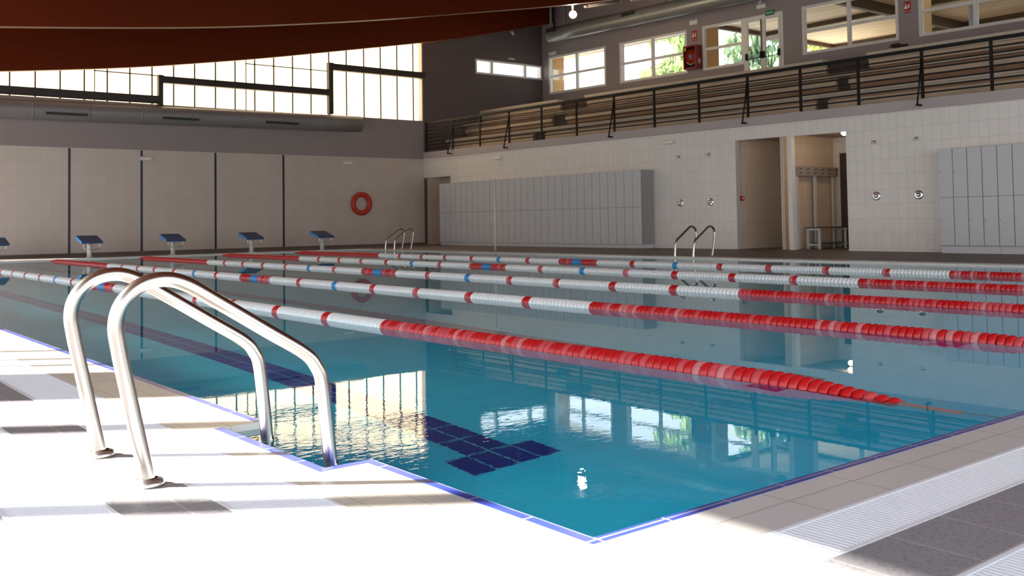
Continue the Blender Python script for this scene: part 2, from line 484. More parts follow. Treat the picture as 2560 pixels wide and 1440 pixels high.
# stepped steel frame in front of the glazing
t = thing('stepped_steel_frame', 'dark brown stepped steel frame crossing in front of the cream glazing', 'steel frame', (11, 28.25, 4.55))
for x0, x1, z0, z1 in ((-2.2, 8.36, 4.58, 4.78), (8.36, 14.12, 5.215, 5.40), (14.12, 18.0, 6.10, 6.30)):
    mb = MB(); mb.box(x0, x1, 28.2, 28.36, z0, z1); mb.box(x0, x1, 28.17, 28.39, z0 - .012, z0); mb.box(x0, x1, 28.17, 28.39, z1, z1 + .012)
    part('beam', mb, M['dark_steel'], t)
for x0, x1, z0, z1 in ((8.33, 8.47, 4.505, 5.44), (14.08, 14.25, 4.575, 6.335)):
    mb = MB(); mb.box(x0, x1, 28.19, 28.37, z0, z1); mb.box(x0 - .015, x1 + .015, 28.17, 28.39, z1 - .02, z1)
    part('post', mb, M['dark_steel'], t)
# navy strips on the far wall
for i, x in enumerate((5.865, 7.915, 10.21, 12.53)):
    mb = MB(); mb.box(x - .033, x + .033, YB - .006, YB, ZD, 3.14)
    struct('trim_%d' % (i + 2), mb, M['navy_strip'])
# thin dark strip painting the shaded deck line at the wall foot
mb = MB(); mb.box(1.4, XR, YB - .012, YB, ZD, ZD + .07)
struct('shade_strip_back', mb, M['deck_shaded'])

# small three-pane window in the gallery end wall
def window(name, axis, pos, u0, u1, z0, z1, mulls, transoms, fr=.07, tilt=True, depth=.10, label=None, bar=.045):
    fn = T if tilt else None
    root = None
    mb = MB()
    def bx(a, b, c, d, dx0=0., dx1=depth, mi=0):
        if axis == 'x': mb.box(pos + dx0, pos + dx1, a, b, c, d, mi, fn)
        else: mb.box(a, b, pos + dx0, pos + dx1, c, d, mi, fn)
    bx(u0, u0 + fr, z0, z1, -.02); bx(u1 - fr, u1, z0, z1, -.02); bx(u0 + fr, u1 - fr, z0, z0 + fr, -.02); bx(u0 + fr, u1 - fr, z1 - fr, z1, -.02)
    for m_ in mulls: bx(m_ - bar, m_ + bar, z0 + fr, z1 - fr, -.01)
    ms = [u0 + fr] + sorted(mulls) + [u1 - fr]
    for a, b in zip(ms, ms[1:]):
        a2 = a + (bar if a in mulls else 0); b2 = b - (bar if b in mulls else 0)
        for tr in transoms: bx(a2, b2, tr - .045, tr + .045, -.005)
    root = struct(name, mb, M['white_alu'], label)
    mb = MB(); bx(u0 + .02, u1 - .02, z0 + .02, z1 - .02, .05, .058)
    part('window_glass', mb, M['glass'], root)
    return root
window('window_2', 'y', YB, SW[0], SW[1], SW[2], SW[3], [21.31, 22.99], [], .075, False, .12, 'low three-pane white window in the dark gallery end wall', bar=.06)

# gallery window wall
WIN = [(24.79, 28.09), (20.78, 24.06), (12.96, 16.13), (9.22, 12.36)]
ZW0, ZW1 = 5.90, 7.42
DOORW = (16.83, 20.08)
holes = [(a, b, ZW0, ZW1) for a, b in WIN] + [(DOORW[0], 18.36, 5.08, ZW1), (18.36, DOORW[1], ZW0, ZW1)]
holes += [(5.3, 8.4, ZW0, ZW1), (1.5, 4.6, ZW0, ZW1)]
mb = MB(); wall_holes(mb, 'x', XG, .22, -7.2, YB, 3.0, 10.4, holes, T)
struct('wall_gallery', mb, M['plaster'], 'purple-grey upper wall with a row of white windows above the bleachers')
for i, (a, b) in enumerate(WIN + [(5.3, 8.4), (1.5, 4.6)]):
    window('window_%d' % (i + 3), 'x', XG, a, b, ZW0, ZW1, [(a + b) / 2], [6.62], .085)
window('window_9', 'x', XG, 18.36, DOORW[1], ZW0, ZW1, [], [6.62], .085)
# double glazed door with panic bars
mb = MB(); fn = T
for a, b in ((DOORW[0], DOORW[0] + .09), (18.27, 18.36)): mb.box(XG - .02, XG + .1, a, b, 5.08, ZW1, 0, fn)
mb.box(XG - .02, XG + .1, DOORW[0] + .09, 18.27, ZW1 - .08, ZW1, 0, fn)
dr = struct('door_1', mb, M['white_alu'], 'white glazed double exit door at the top of the bleachers')
for a, b, s in ((16.93, 17.58, 0), (17.61, 18.26, 1)):
    mb = MB()
    for c, d, e, f in ((a, a + .075, 5.1, 7.33), (b - .075, b, 5.1, 7.33), (a + .075, b - .075, 5.1, 5.25), (a + .075, b - .075, 7.24, 7.33)):
        mb.box(XG - .03, XG + .03, c, d, e, f, 0, fn)
    if s == 0: mb.box(XG - .02, XG + .02, a + .075, b - .075, 6.55, 6.66, 0, fn)
    lf = part('door_leaf', mb, M['white_alu'], dr)
    mb = MB(); mb.box(XG - .003, XG + .003, a + .07, b - .07, 5.2, 7.3, 0, fn); part('door_glass', mb, M['glass'], lf)
    mb = MB()
    mb.bevbox(XG - .11, XG - .03, a + .01, a + .07, zt(6.0, a), zt(6.0, a) + .22, .012)
    mb.bevbox(XG - .11, XG - .03, b - .07, b - .01, zt(6.0, a), zt(6.0, a) + .22, .012)
    mb.tube([(XG - .09, a + .04, zt(6.08, a)), (XG - .14, a + .12, zt(6.02, a)), (XG - .14, b - .12, zt(6.02, a)), (XG - .09, b - .04, zt(6.08, a))], .014, 6)
    if s: mb.tube([(XG - .05, a + .035, zt(6.1, a)), (XG - .05, a + .035, zt(7.28, a))], .014, 6)
    part('panic_bar', mb, M['black'], lf)

# lower right wall with doorways and corner recess
H = [(11.05, 12.53, 0., 2.82), (12.65, 14.2, 0., 2.835), (26.79, YB, 0., 2.46)]
mb = MB(); wall_holes(mb, 'x', XR, .14, -7.2, YB, 0., 3.17, H, T)
struct('wall_right', mb, M['tile_right'], 'white tiled long wall below the spectator gallery')
# gallery edge slab
mb = MB(); mb.box(XR - .035, XR + .9, -7.2, YB - .001, 3.17, 3.40, 0, T)
struct('trim_6', mb, M['fascia'], 'purple-grey concrete edge of the spectator gallery')
mb = MB(); mb.box(XR + .14, 24.0, -7.2, YB, 2.9, 3.16, 0, T)
struct('ceiling_gallery_slab', mb, M['fascia'])

# rooms behind the doorways
def room(name, y0, y1, x1, z1, mat, wt=.05):
    mb = MB()
    mb.box(XR + .14, x1, y1, y1 + wt, 0, z1); mb.box(XR + .14, x1, y0 - wt, y0, 0, z1)
    mb.box(x1, x1 + wt, y0 - wt, y1 + wt, 0, z1, 1)
    mb.box(XR + .14, x1 + wt, y0 - wt, y1 + wt, z1, z1 + .04, 2)
    return struct(name, mb, [mat, M['tile_right'], M['white_plastic']])
room('wall_passage_shower', 12.95, 14.26, 20.55, 2.87, M['tile_side'])
room('wall_passage_changing', 10.2, 12.86, 20.36, 2.86, M['tile_side'])
room('wall_recess', 26.7, 28.46, 19.2, 2.56, M['tile_side'])
mb = MB(); mb.box(20.345, 20.36, 11.85, 12.67, ZD, 2.42)
dd = struct('door_2', mb, M['dark_void']); 
mb = MB(); mb.box(20.33, 20.359, 12.67, 12.72, ZD, 2.47); mb.box(20.33, 20.359, 11.80, 11.85, ZD, 2.47); mb.box(20.33, 20.359, 11.85, 12.67, 2.42, 2.47)
part('door_frame', mb, M['white_plastic'], dd)

# left window wall (out of frame) and near wall
ys = [(-6.8, .6), (.75, 3.86), (3.99, 5.24), (5.39, 6.14), (7.16, 7.54), (7.58, 7.88), (7.92, 8.39), (8.43, 10.2), (10.35, 12.2), (13.2, 15.2), (15.35, 17.3), (17.45, 19.4), (20.4, 22.4), (22.55, 24.5), (24.65, 26.6)]
mb = MB(); wall_holes(mb, 'x', -4.5, .08, -7.2, YB + .2, 0., 6.2, [(a, b, .12, 3.16) for a, b in ys])
struct('wall_left', mb, M['white_plastic'])
mb = MB(); wall_holes(mb, 'y', -7.3, .1, -4.5, 24.2, 0, 10.5, [(a, a + 3.4,   .3, 6.3) for a in (-4.2, -.6, 3., 6.6, 10.2, 13.8)])  # openings added in this unseen wall to let in more sky light
struct('wall_near', mb, M['tile_right'])

# ------------------------------------------------------------------ deck
RX0, RX1, RY0, RY1 = -.172, 0., 1.335, 2.175        # ladder recess in the near long side
def ring(mb, a, b, z, mi=0):
    """rectangular ring between outset a and outset b: a,b = (left, right, near, far)"""
    def rect(o): return (-o[0], PX + o[1], PY0 - o[2], PY1 + o[3])
    x0, x1, y0, y1 = rect(a); X0, X1, Y0, Y1 = rect(b)
    mb.box(X0, x0, Y0, Y1, z[0], z[1], mi); mb.box(x1, X1, Y0, Y1, z[0], z[1], mi)
    mb.box(x0, x1, Y0, y0, z[0], z[1], mi); mb.box(x0, x1, y1, Y1, z[0], z[1], mi)
BW = .035
# blue edging tile follows the pool edge and the ladder recess
mb = MB()
z0, z1 = -.12, ZD + .001
mb.box(-BW, 0, PY0 - BW, RY0 - .0, z0, z1); mb.box(-BW, 0, RY1 + .02, PY1, z0, z1)
mb.box(RX0 - BW, RX0, RY0 - BW, RY1, z0, z1); mb.box(RX0, -BW, RY0 - BW, RY0, z0, z1)
mb.box(0, PX + BW, PY0 - BW, PY0, z0, z1)
struct('trim_7', mb, M['blue_tile'], 'blue tile edging around the pool')
# beige coping tiles
mb = MB()
zb0, zb1 = -.2, ZD
mb.box(-.33, -BW, PY0 - .26, RY0 - BW, zb0, zb1, 1); mb.box(-.33, -BW, RY1, PY1 + .3, zb0, zb1, 1); mb.box(-BW, 0, RY1, RY1 + .02, zb0, zb1, 1)
mb.box(-.33, RX0 - BW, RY0 - BW, RY1, zb0, zb1, 1)
mb.box(-BW, PX + BW, PY0 - .26, PY0 - BW, zb0, zb1, 0)
mb.box(PX, PX + .33, PY0, PY1 + .3, zb0, zb1, 1); mb.box(PX + BW, PX + .33, PY0 - .26, PY0, zb0, zb1, 1); mb.box(-BW, PX, PY1, PY1 + .3, zb0, zb1, 0)
struct('floor_coping', mb, [M['deck_beige'], M['deck_beige_l']], 'pale beige coping tiles around the pool')

def grating(name, label, x0, x1, y0, y1, along, pitch=.0185, fine=True):
    t = thing(name, label, 'grating', ((x0 + x1) / 2, (y0 + y1) / 2, 0), 'white overflow gratings around the pool')
    mb = MB(); mb.box(x0, x1, y0, y1, -.15, ZD - .020)
    part('channel', mb, M['channel'], t)
    mb = MB()
    if along == 'x':
        mb.box(x0, x1, y0, y0 + .014, -.1, ZD + .001); mb.box(x0, x1, y1 - .014, y1, -.1, ZD + .001)
        n = int((x1 - x0) / pitch)
        for i in range(n): mb.box(x0 + i * pitch, x0 + i * pitch + .0095, y0 + .014, y1 - .014, ZD - .014, ZD)
        k = int((y1 - y0 - .03) / .017)
        for j in range(k): mb.box(x0, x1, y0 + .02 + j * .017, y0 + .02 + j * .017 + .007, ZD - .014, ZD - .003)
    else:
        mb.box(x0, x0 + .014, y0, y1, -.1, ZD + .001); mb.box(x1 - .014, x1, y0, y1, -.1, ZD + .001)
        n = int((y1 - y0) / pitch)
        for i in range(n): mb.box(x0 + .014, x1 - .014, y0 + i * pitch, y0 + i * pitch + .0095, ZD - .014, ZD)
        k = int((x1 - x0 - .03) / .017)
        for j in range(k): mb.box(x0 + .02 + j * .017, x0 + .02 + j * .017 + .007, y0, y1, ZD - .014, ZD - .003)
    part('grate', mb, M['grate'], t)
grating('overflow_grating', 'wide white grating strip along the near end of the pool, beside the coping', -.33, PX + .33, -.205, 0., 'x')
grating('overflow_grating', 'white plastic grating strip at the bottom right corner, outside the grey tile band', -.83, 8., -.67, -.445, 'x')
grating('overflow_grating', 'white plastic grating strip beside the left coping, next to the near ladder', -.585, -.33, -.205, 22., 'y')
grating('overflow_grating', 'white plastic grating strip at the left edge, outside the grey tile band', -1.085, -.83, -.67, 22., 'y')
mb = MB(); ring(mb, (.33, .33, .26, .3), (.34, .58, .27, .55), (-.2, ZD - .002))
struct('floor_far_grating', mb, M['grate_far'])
# grey ribbed tile band and the rest of the floor
mb = MB()
mb.box(-.83, -.585, -.205, 22., -.2, ZD); mb.box(-.83, PX + .5, -.445, -.205, -.2, ZD)
mb.box(-4.5, -1.085, -7.2, 22., -.2, ZD); mb.box(-1.085, -.83, -7.2, -.67, -.2, ZD)
mb.box(-.83, 8., -7.2, -.67, -.2, ZD)
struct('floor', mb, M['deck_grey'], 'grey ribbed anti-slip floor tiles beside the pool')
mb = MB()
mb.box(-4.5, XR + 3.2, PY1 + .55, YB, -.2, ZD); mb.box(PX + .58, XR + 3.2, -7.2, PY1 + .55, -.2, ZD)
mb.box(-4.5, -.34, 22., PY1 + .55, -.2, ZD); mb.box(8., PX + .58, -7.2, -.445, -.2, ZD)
struct('floor_far', mb, M['deck_shaded'], 'shaded brown deck at the far sides of the pool')

# pool basin
mb = MB()
mb.quad((RX0, PY0, -DEPTH), (PX, PY0, -DEPTH), (PX, PY1, -DEPTH), (RX0, PY1, -DEPTH), 0)
mb.quad((0, PY0, -DEPTH), (PX, PY0, -DEPTH), (PX, PY0, -.1), (0, PY0, -.1), 1)
mb.quad((0, PY1, -DEPTH), (PX, PY1, -DEPTH), (PX, PY1, -.1), (0, PY1, -.1), 1)
mb.quad((PX, PY0, -DEPTH), (PX, PY1, -DEPTH), (PX, PY1, -.1), (PX, PY0, -.1), 2)
mb.quad((0, PY0, -DEPTH), (0, RY0, -DEPTH), (0, RY0, -.1), (0, PY0, -.1), 2)
mb.quad((0, RY1, -DEPTH), (0, PY1, -DEPTH), (0, PY1, -.1), (0, RY1, -.1), 2)
mb.quad((RX0, RY0, -DEPTH), (RX0, RY1, -DEPTH), (RX0, RY1, -.1), (RX0, RY0, -.1), 2)
mb.quad((RX0, RY0, -DEPTH), (0, RY0, -DEPTH), (0, RY0, -.1), (RX0, RY0, -.1), 1)
mb.quad((RX0, RY1, -DEPTH), (0, RY1, -DEPTH), (0, RY1, -.1), (RX0, RY1, -.1), 1)
struct('pool_basin', mb, [M['pool'], M['pool_wall_x'], M['pool_wall_y']], 'turquoise tiled pool basin under the water', fixn=False)
ROPES = [2.31, 4.522, 6.674, 8.927, 11.114]
lanes = [(0 + 2.31) / 2] + [(a + b) / 2 for a, b in zip(ROPES, ROPES[1:])] + [(11.114 + 13.5) / 2]
for i, x in enumerate(lanes):
    x += .11
    mb = MB(); zf = -DEPTH + .004
    mb.box(x - .135, x + .135, 2.37, 23.25, -DEPTH, zf); mb.box(x - .27, x + .27, 2.12, 2.37, -DEPTH, zf); mb.box(x - .27, x + .27, 23.25, 23.5, -DEPTH, zf)
    struct('trim_%d' % (8 + i), mb, M['lane_tile'], loc=(x, 2.12, 0))
mb = MB()
mb.quad((RX0, RY0, 0), (0, RY0, 0), (0, RY1, 0), (RX0, RY1, 0))
mb.quad((0, PY0, 0), (PX, PY0, 0), (PX, PY1, 0), (0, PY1, 0))
w = mb.build('pool_water', M['water'], fixn=False); tag(w, 'still turquoise pool water mirroring the windows', None, None, 'structure')

# ------------------------------------------------------------------ lane ropes
PITCH = .0545; FR = .062
def float_mesh(name, mat):
    mb = MB(); h = PITCH / 2 - .001
    prof = [(.012, -h), (.044, -h), (.054, -h * .86), (FR - .003, -h * .5), (FR, 0), (FR - .003, h * .5), (.054, h * .86), (.044, h), (.012, h)]
    mb.lathe(prof, (0, 0, 0), 'y', 20)
    me = bpy.data.meshes.new(name); me.from_pydata(mb.v, [], mb.f); me.materials.append(mat)
    me.polygons.foreach_set('use_smooth', [True] * len(mb.f)); me.update()
    return me, prof
FM = {k: float_mesh('float_' + k, M[k])[0] for k in ('red', 'red_worn', 'red_pale', 'white', 'blue')}
PROF = float_mesh('float_profile', M['white'])[1]
bpy.data.meshes.remove(bpy.data.meshes['float_profile'])
def colour_at(y):
    if y < 5.0 or y > 20.0: return 'red'
    if 12.0 <= y <= 13.0: return 'blue' if 12.40 < y < 12.64 else 'red'
    k = round(y)
    if abs(y - k) < PITCH: return 'blue' if k in (10, 15) else 'red'
    return 'white'
def sink(y):
    y = min(y, 25.56 - y)
    if y > 1.38: return 0.
    return -.052 * ((1.38 - y) / .62) ** 1.25
NAMES = ['nearest', 'second nearest', 'third nearest', 'fourth nearest', 'farthest']
for ri, x in enumerate(ROPES):
    t = thing('lane_rope', 'red and white floating lane rope, the %s of the five across the pool' % NAMES[ri], 'lane rope', (x, 12.8, 0), 'lane ropes across the pool')
    fl = []
    k = 0; y = .80
    while y < 24.78:
        c = colour_at(y)
        if c == 'red' and y < 20:
            c = rnd.choices(['red', 'red_worn', 'red_pale'], [6, 3, 1.4])[0]
        fl.append((y, c)); y += PITCH
    seen = [(y, c) for y, c in fl if (px_of((x, y, 0)) or (9999, 0))[0] < 2580][:100]
    ids = set(y for y, _ in seen)
    for y, c in seen:
        o = bpy.data.objects.new('float', FM[c]); COL.objects.link(o); o.parent = t
        o.location = (0, y - 12.8, sink(y)); o.rotation_euler = (math.atan2(sink(y + .03) - sink(y - .03), .06), rnd.uniform(0, 6.28), 0)
    mb = MB(); mats = ['red', 'white', 'blue', 'red_worn', 'red_pale']
    for y, c in fl:
        if y in ids: continue
        mb.lathe(PROF, (x, y, sink(y)), 'y', 14, mats.index(c))
    part('floats', mb, [M[m] for m in mats], t, kind='stuff')
    mb = MB()
    mb.tube([(x, PY0 + .005, -.03), (x, .50, -.055), (x, .80, sink(.8)), (x, 1.4, 0), (x, 24.1, 0), (x, 24.8, sink(24.8)), (x, PY1 - .005, -.03)], .006, 6)
    mb.lathe([(.0, -.02), (.014, -.02), (.014, .02), (0, .02)], (x, PY0 + .03, -.03), 'y', 8)
    part('cable', mb, M['cable'], t)
    for ya, yb in ((.50, .78), (24.84, 25.1)):
        pts, rs = [], []
        for i in range(29):
            f = i / 28; yy = ya + (yb - ya) * f
            zz = (-.058 + (sink(.78) + .058) * f) if ya < 5 else (sink(24.8) - .01 * f)
            pts.append((x, yy, zz)); rs.append(.026 + .004 * math.sin(i * 2.1))
        mb = MB(); mb.tube(pts, .026, 12, rs=rs)
        part('spring_sleeve', mb, M['salmon'], t)

# ------------------------------------------------------------------ ladders
def smooth_path(pts, n=6):
    pts = [Vector(p) for p in pts]; out = []
    P = [pts[0] * 2 - pts[1]] + pts + [pts[-1] * 2 - pts[-2]]
    for i in range(1, len(P) - 2):
        for k in range(n):
            f = k / n
            a, b, c, d = P[i - 1], P[i], P[i + 1], P[i + 2]
            out.append(.5 * ((2 * b) + (c - a) * f + (2 * a - 5 * b + 4 * c - d) * f * f + (3 * b - a - 3 * c + d) * f ** 3))
    out.append(pts[-1]); return out
RAIL = [(-.672, ZD), (-.70, .16), (-.735, .33), (-.757, .44), (-.766, .52), (-.745, .585), (-.695, .632), (-.628, .648), (-.560, .630), (-.46, .568), (-.30, .464), (-.180, .385), (-.137, .335), (-.116, .268), (-.092, .03), (-.085, -.10), (-.085, -1.0)]
def ladder(label, xe, sgn, yc, skew, group=None):
    """rails of a pool ladder; xe = pool edge x, sgn=-1 when the deck is on the -x side"""
    t = thing('pool_ladder', label, 'pool ladder', (xe, yc, 0), group)
    for dy in (-.25, .25):
        rp = smooth_path([(xe + sgn * px, yc + dy + skew * (-(px + .37)), z) for px, z in RAIL], 5)
        mb = MB(); mb.tube(rp, .0235, 18)
        rl = part('handrail', mb, M['steel'], t)
        bx, by = xe + sgn * RAIL[0][0], yc + dy + skew * .3
        mb = MB(); mb.lathe([(0, .0), (.046, .0), (.046, .008), (.040, .020), (.026, .024)], (bx, by, ZD), 'z', 20)
        part('base_flange', mb, M['steel_dull'], rl)
    for z in (-.25, -.5, -.75):
        xx = xe + sgn * (-.085); mb = MB()
        mb.bevbox(xx - .045, xx + .045, yc - .25 - skew * .28, yc + .25 - skew * .28, z - .015, z + .015, .008)
        part('tread', mb, M['steel_dull'], t)
    return t
ladder('polished steel pool ladder with two curved handrails in the sunlit foreground', 0., 1, 1.728, .10)
ladder('steel pool ladder at the far side, in front of the white tiled shower wall', PX, -1, 11.99, .0, 'ladders on the far side')
ladder('steel pool ladder at the far corner, left of the long locker bank', PX, -1, 23.55, .0, 'ladders on the far side')

# ------------------------------------------------------------------ starting blocks
def block(x, label):
    t = thing('starting_block', label, 'starting block', (x, 25.85, ZD), 'starting blocks at the far end of the lanes')
    y0, y1 = 25.58, 26.16; zf, zk = .455, .615; th = .10
    mb = MB()
    a = [(x - .27, y0, zf), (x + .27, y0, zf), (x + .27, y1, zk), (x - .27, y1, zk)]
    b = [(p[0], p[1], p[2] - (.055 if i < 2 else th)) for i, p in enumerate(a)]
    mb.add(a + b, [(0, 1, 2, 3), (7, 6, 5, 4), (0, 4, 5, 1), (2, 6, 7, 3)], 0)
    mb.add([a[0], a[3], b[3], b[0]], [(0, 1, 2, 3)], 1); mb.add([a[1], a[2], b[2], b[1]], [(3, 2, 1, 0)], 1)
    part('platform', mb, [M['block_blue'], M['block_sunlit_side']], t)
    mb = MB(); mb.tube([(x, 25.86, ZD), (x, 25.86, .47)], .062, 18)
    mb.lathe([(0, 0), (.11, 0), (.11, .012), (.064, .016)], (x, 25.86, ZD), 'z', 18)
    part('post', mb, M['ivory'], t)
    mb = MB()
    mb.tube(smooth_path([(x - .20, 25.64, .42), (x - .20, 25.64, .30), (x - .17, 25.60, .26), (x, 25.55, .25), (x + .17, 25.60, .26), (x + .20, 25.64, .30), (x + .20, 25.64, .42)], 4), .010, 8)
    part('grip_bar', mb, M['steel_dull'], t)
BLK = [(3.46, 'sliver of a blue starting block at the far left edge'), (5.71, 'blue starting block left of the far wall, between the first two dark wall strips'),
       (7.93, 'blue starting block standing just right of the second dark wall strip'), (10.25, 'blue starting block between the third and fourth dark wall strips'),
       (12.56, 'blue starting block nearest the orange lifebuoy')]
for x, l in BLK: block(x, l)

# ------------------------------------------------------------------ lockers
def lockers(label, xf, depth, ya, n, pitch, z1, zm, zp, group):
    """unit of n columns x 2 doors; ya = high-Y (left) edge, columns run to lower Y"""
    yb = ya - n * pitch
    t = thing('locker_unit', label, 'lockers', (xf + depth / 2, (ya + yb) / 2, ZD), group)
    mb = MB(); mb.box(xf + .02, xf + depth, yb + .003, ya - .003, zp, z1, 0)
    mb.box(xf + .012, xf + .02, yb + .004, ya - .004, zp, z1, 1)
    part('carcass', mb, [M['locker_side'], M['locker_gap']], t)
    mb = MB(); mb.box(xf + .03, xf + depth - .02, yb + .003, ya - .003, ZD, zp)
    part('plinth', mb, M['locker'], t)
    for c in range(n):
        y1_ = ya - c * pitch - .007; y0_ = ya - (c + 1) * pitch + .007
        for a, b in ((zp + .008, zm - .004), (zm + .004, z1 - .004)):
            mb = MB(); mb.box(xf - .006, xf + .012, y0_, y1_, a, b)
            d = part('door', mb, M['locker'], t)
            ky, kz = y1_ - .04, a + (b - a) * .52
            mb = MB(); mb.lathe([(0, -.026), (.012, -.026), (.014, -.018), (.010, 0)], (xf - .006, ky, kz), 'x', 10)
            part('knob', mb, M['chrome'], d)
    return t
lp = (26.775 - 17.035) / 30
ORD = ['first', 'second', 'third', 'fourth', 'fifth', 'sixth', 'seventh']
for k in range(7):
    lockers('grey two-tier locker unit of the long bank, %s from its left end' % ORD[k], 17.6, .49, 26.775 - k * 4 * lp, 4, lp, 2.17, 1.155, .125, 'grey lockers of the long bank')
lockers('narrow grey two-tier locker unit at the right end of the long bank, beside the showers', 17.6, .49, 26.775 - 28 * lp, 2, lp, 2.17, 1.155, .125, 'grey lockers of the long bank')
lockers('grey locker unit right of the showers, the complete one of the right-hand bank', 17.68, .41, 8.66, 4, .2985, 2.165, 1.165, .175, 'grey lockers at the right')
lockers('grey locker unit cut off by the right edge of the picture', 17.68, .41, 8.66 - 4 * .2985, 4, .2985, 2.165, 1.165, .175, 'grey lockers at the right')

# ------------------------------------------------------------------ showers, alarm, bench, rack
SH = [(16.08, 1.234, 2.48, 'left of the left-hand pair'), (15.05, 1.237, 2.475, 'right of the left-hand pair'), (10.33, 1.25, 2.455, 'left of the right-hand pair'), (9.34, 1.246, 2.457, 'right of the right-hand pair, next to the lockers')]
for y, z, zh, l in SH:
    t = thing('wall_mounted_shower_valve', 'round chrome shower valve, ' + l, 'shower valve', (XR, y, z), 'shower valves')
    mb = MB(); mb.lathe([(0, -.012), (.070, -.012), (.085, -.010), (.10, -.002), (.10, .0)], (XR, y, z), 'x', 26); part('plate', mb, M['chrome'], t)
    mb = MB(); mb.lathe([(0, -.016), (.052, -.016), (.052, -.012)], (XR, y - .005, z), 'x', 22); part('ring', mb, M['grey_plastic'], t)
    mb = MB(); mb.lathe([(0, -.075), (.034, -.075), (.040, -.066), (.040, -.012)], (XR, y - .005, z), 'x', 20); part('push_button', mb, M['chrome'], t)
    t = thing('wall_shower', 'small chrome shower spout up the wall, ' + l, 'shower head', (XR, y, zh), 'shower heads')
    mb = MB(); mb.lathe([(0, -.02), (.035, -.02), (.035, 0)], (XR, y, zh), 'x', 14); mb.tube([(XR - .01, y, zh), (XR - .09, y, zh - .01)], .018, 8); part('arm', mb, M['steel_dull'], t)
    mb = MB(); mb.lathe([(0, -.035), (.036, -.035), (.03, 0), (.012, .02)], (XR - .09, y, zh - .01), 'z', 14); part('nozzle', mb, M['chrome'], t)
t = thing('fire_alarm_point', 'small red fire alarm call point with conduit inside the left doorway', 'fire alarm', (18.35, 14.26, 1.3))
mb = MB(); mb.bevbox(18.29, 18.41, 14.195, 14.255, 1.25, 1.37, .008); part('box', mb, M['sign_red'], t)
mb = MB(); mb.box(18.325, 18.375, 14.19, 14.195, 1.285, 1.335); part('push_plate', mb, M['sign_white'], t)
mb = MB(); mb.tube([(18.35, 14.245, 1.37), (18.35, 14.245, 2.86)], .010, 6); part('conduit', mb, M['white_plastic'], t)

# changing bench and coat rack in the right doorway
t = thing('coat_rack', 'grey coat rack panel on three white posts in the right doorway', 'coat rack', (19.3, 12.75, ZD))
mb = MB(); mb.bevbox(18.50, 20.22, 12.66, 12.70, 1.82, 2.05, .006); pn = part('panel', mb, M['rack'], t)
for k in range(6):
    x = 18.60 + k * .305; mb = MB()
    mb.tube([(x, 12.66, 1.98), (x, 12.60, 1.985), (x, 12.60, 2.01)], .008, 6); mb.tube([(x, 12.66, 1.90), (x, 12.61, 1.88), (x, 12.605, 1.90)], .008, 6)
    part('hook', mb, M['black'], pn)
for x in (18.58, 19.34, 20.12):
    mb = MB(); mb.bevbox(x - .045, x + .045, 12.71, 12.77, ZD, 1.99, .008); part('post', mb, M['bench_white'], t)
t = thing('changing_bench', 'white framed bench with a thin dark seat in the right doorway', 'bench', (19.8, 12.45, ZD))
mb = MB(); mb.bevbox(18.75, 20.30, 12.27, 12.66, .535, .56, .006); part('seat', mb, M['bench_top'], t)
mb = MB(); mb.box(18.95, 20.28, 12.30, 12.62, .155, .172); part('shelf', mb, M['bench_top'], t)
for x in (18.82, 19.92, 20.24):
    mb = MB()
    for y in (12.30, 12.62): mb.bevbox(x - .025, x + .025, y - .03, y + .03, ZD, .535, .006)
    mb.box(x - .02, x + .02, 12.33, 12.59, .48, .535); mb.box(x - .02, x + .02, 12.33, 12.59, .11, .155)
    part('leg_frame', mb, M['bench_white'], t)
# pole on the far pool edge
t = thing('flag_pole', 'thin white upright pole on the far pool edge before the lockers', 'pole', (13.86, 18.72, ZD))
mb = MB(); mb.tube([(13.86, 18.72, ZD), (13.86, 18.72, 1.93)], .019, 10); part('tube', mb, M['ivory'], t)
mb = MB(); mb.lathe([(0, 0), (.05, 0), (.05, .01), (.022, .05)], (13.86, 18.72, ZD), 'z', 14); part('socket', mb, M['steel_dull'], t)

# lifebuoy
t = thing('lifebuoy', 'orange ring lifebuoy hanging on the far tiled wall', 'lifebuoy', (15.42, 28.4, 1.52))
mb = MB(); seg = 36; pts = []
vs, fs = [], []
for i in range(seg):
    a = 2 * math.pi * i / seg
    for k in range(14):
        b = 2 * math.pi * k / 14; rr = .325 + .088 * math.cos(b)
        vs.append((15.42 + rr * math.cos(a), 28.40 + .07 * math.sin(b), 1.515 + rr * math.sin(a)))
for i in range(seg):
    for k in range(14):
        i2, k2 = (i + 1) % seg, (k + 1) % 14
        fs.append((i * 14 + k, i2 * 14 + k, i2 * 14 + k2, i * 14 + k2))
mb.add(vs, fs, 0, True); part('ring', mb, M['lifebuoy'], t)
mb = MB(); mb.tube(smooth_path([(15.31, 28.42, 1.93), (15.34, 28.46, 2.02), (15.40, 28.47, 2.10), (15.46, 28.46, 2.02), (15.50, 28.42, 1.93)], 4), .008, 6); part('cord', mb, M['rope_white'], t)
mb = MB(); mb.tube([(15.40, 28.5, 2.10), (15.40, 28.45, 2.10), (15.40, 28.44, 2.13)], .012, 6); part('hook', mb, M['steel_dull'], t)

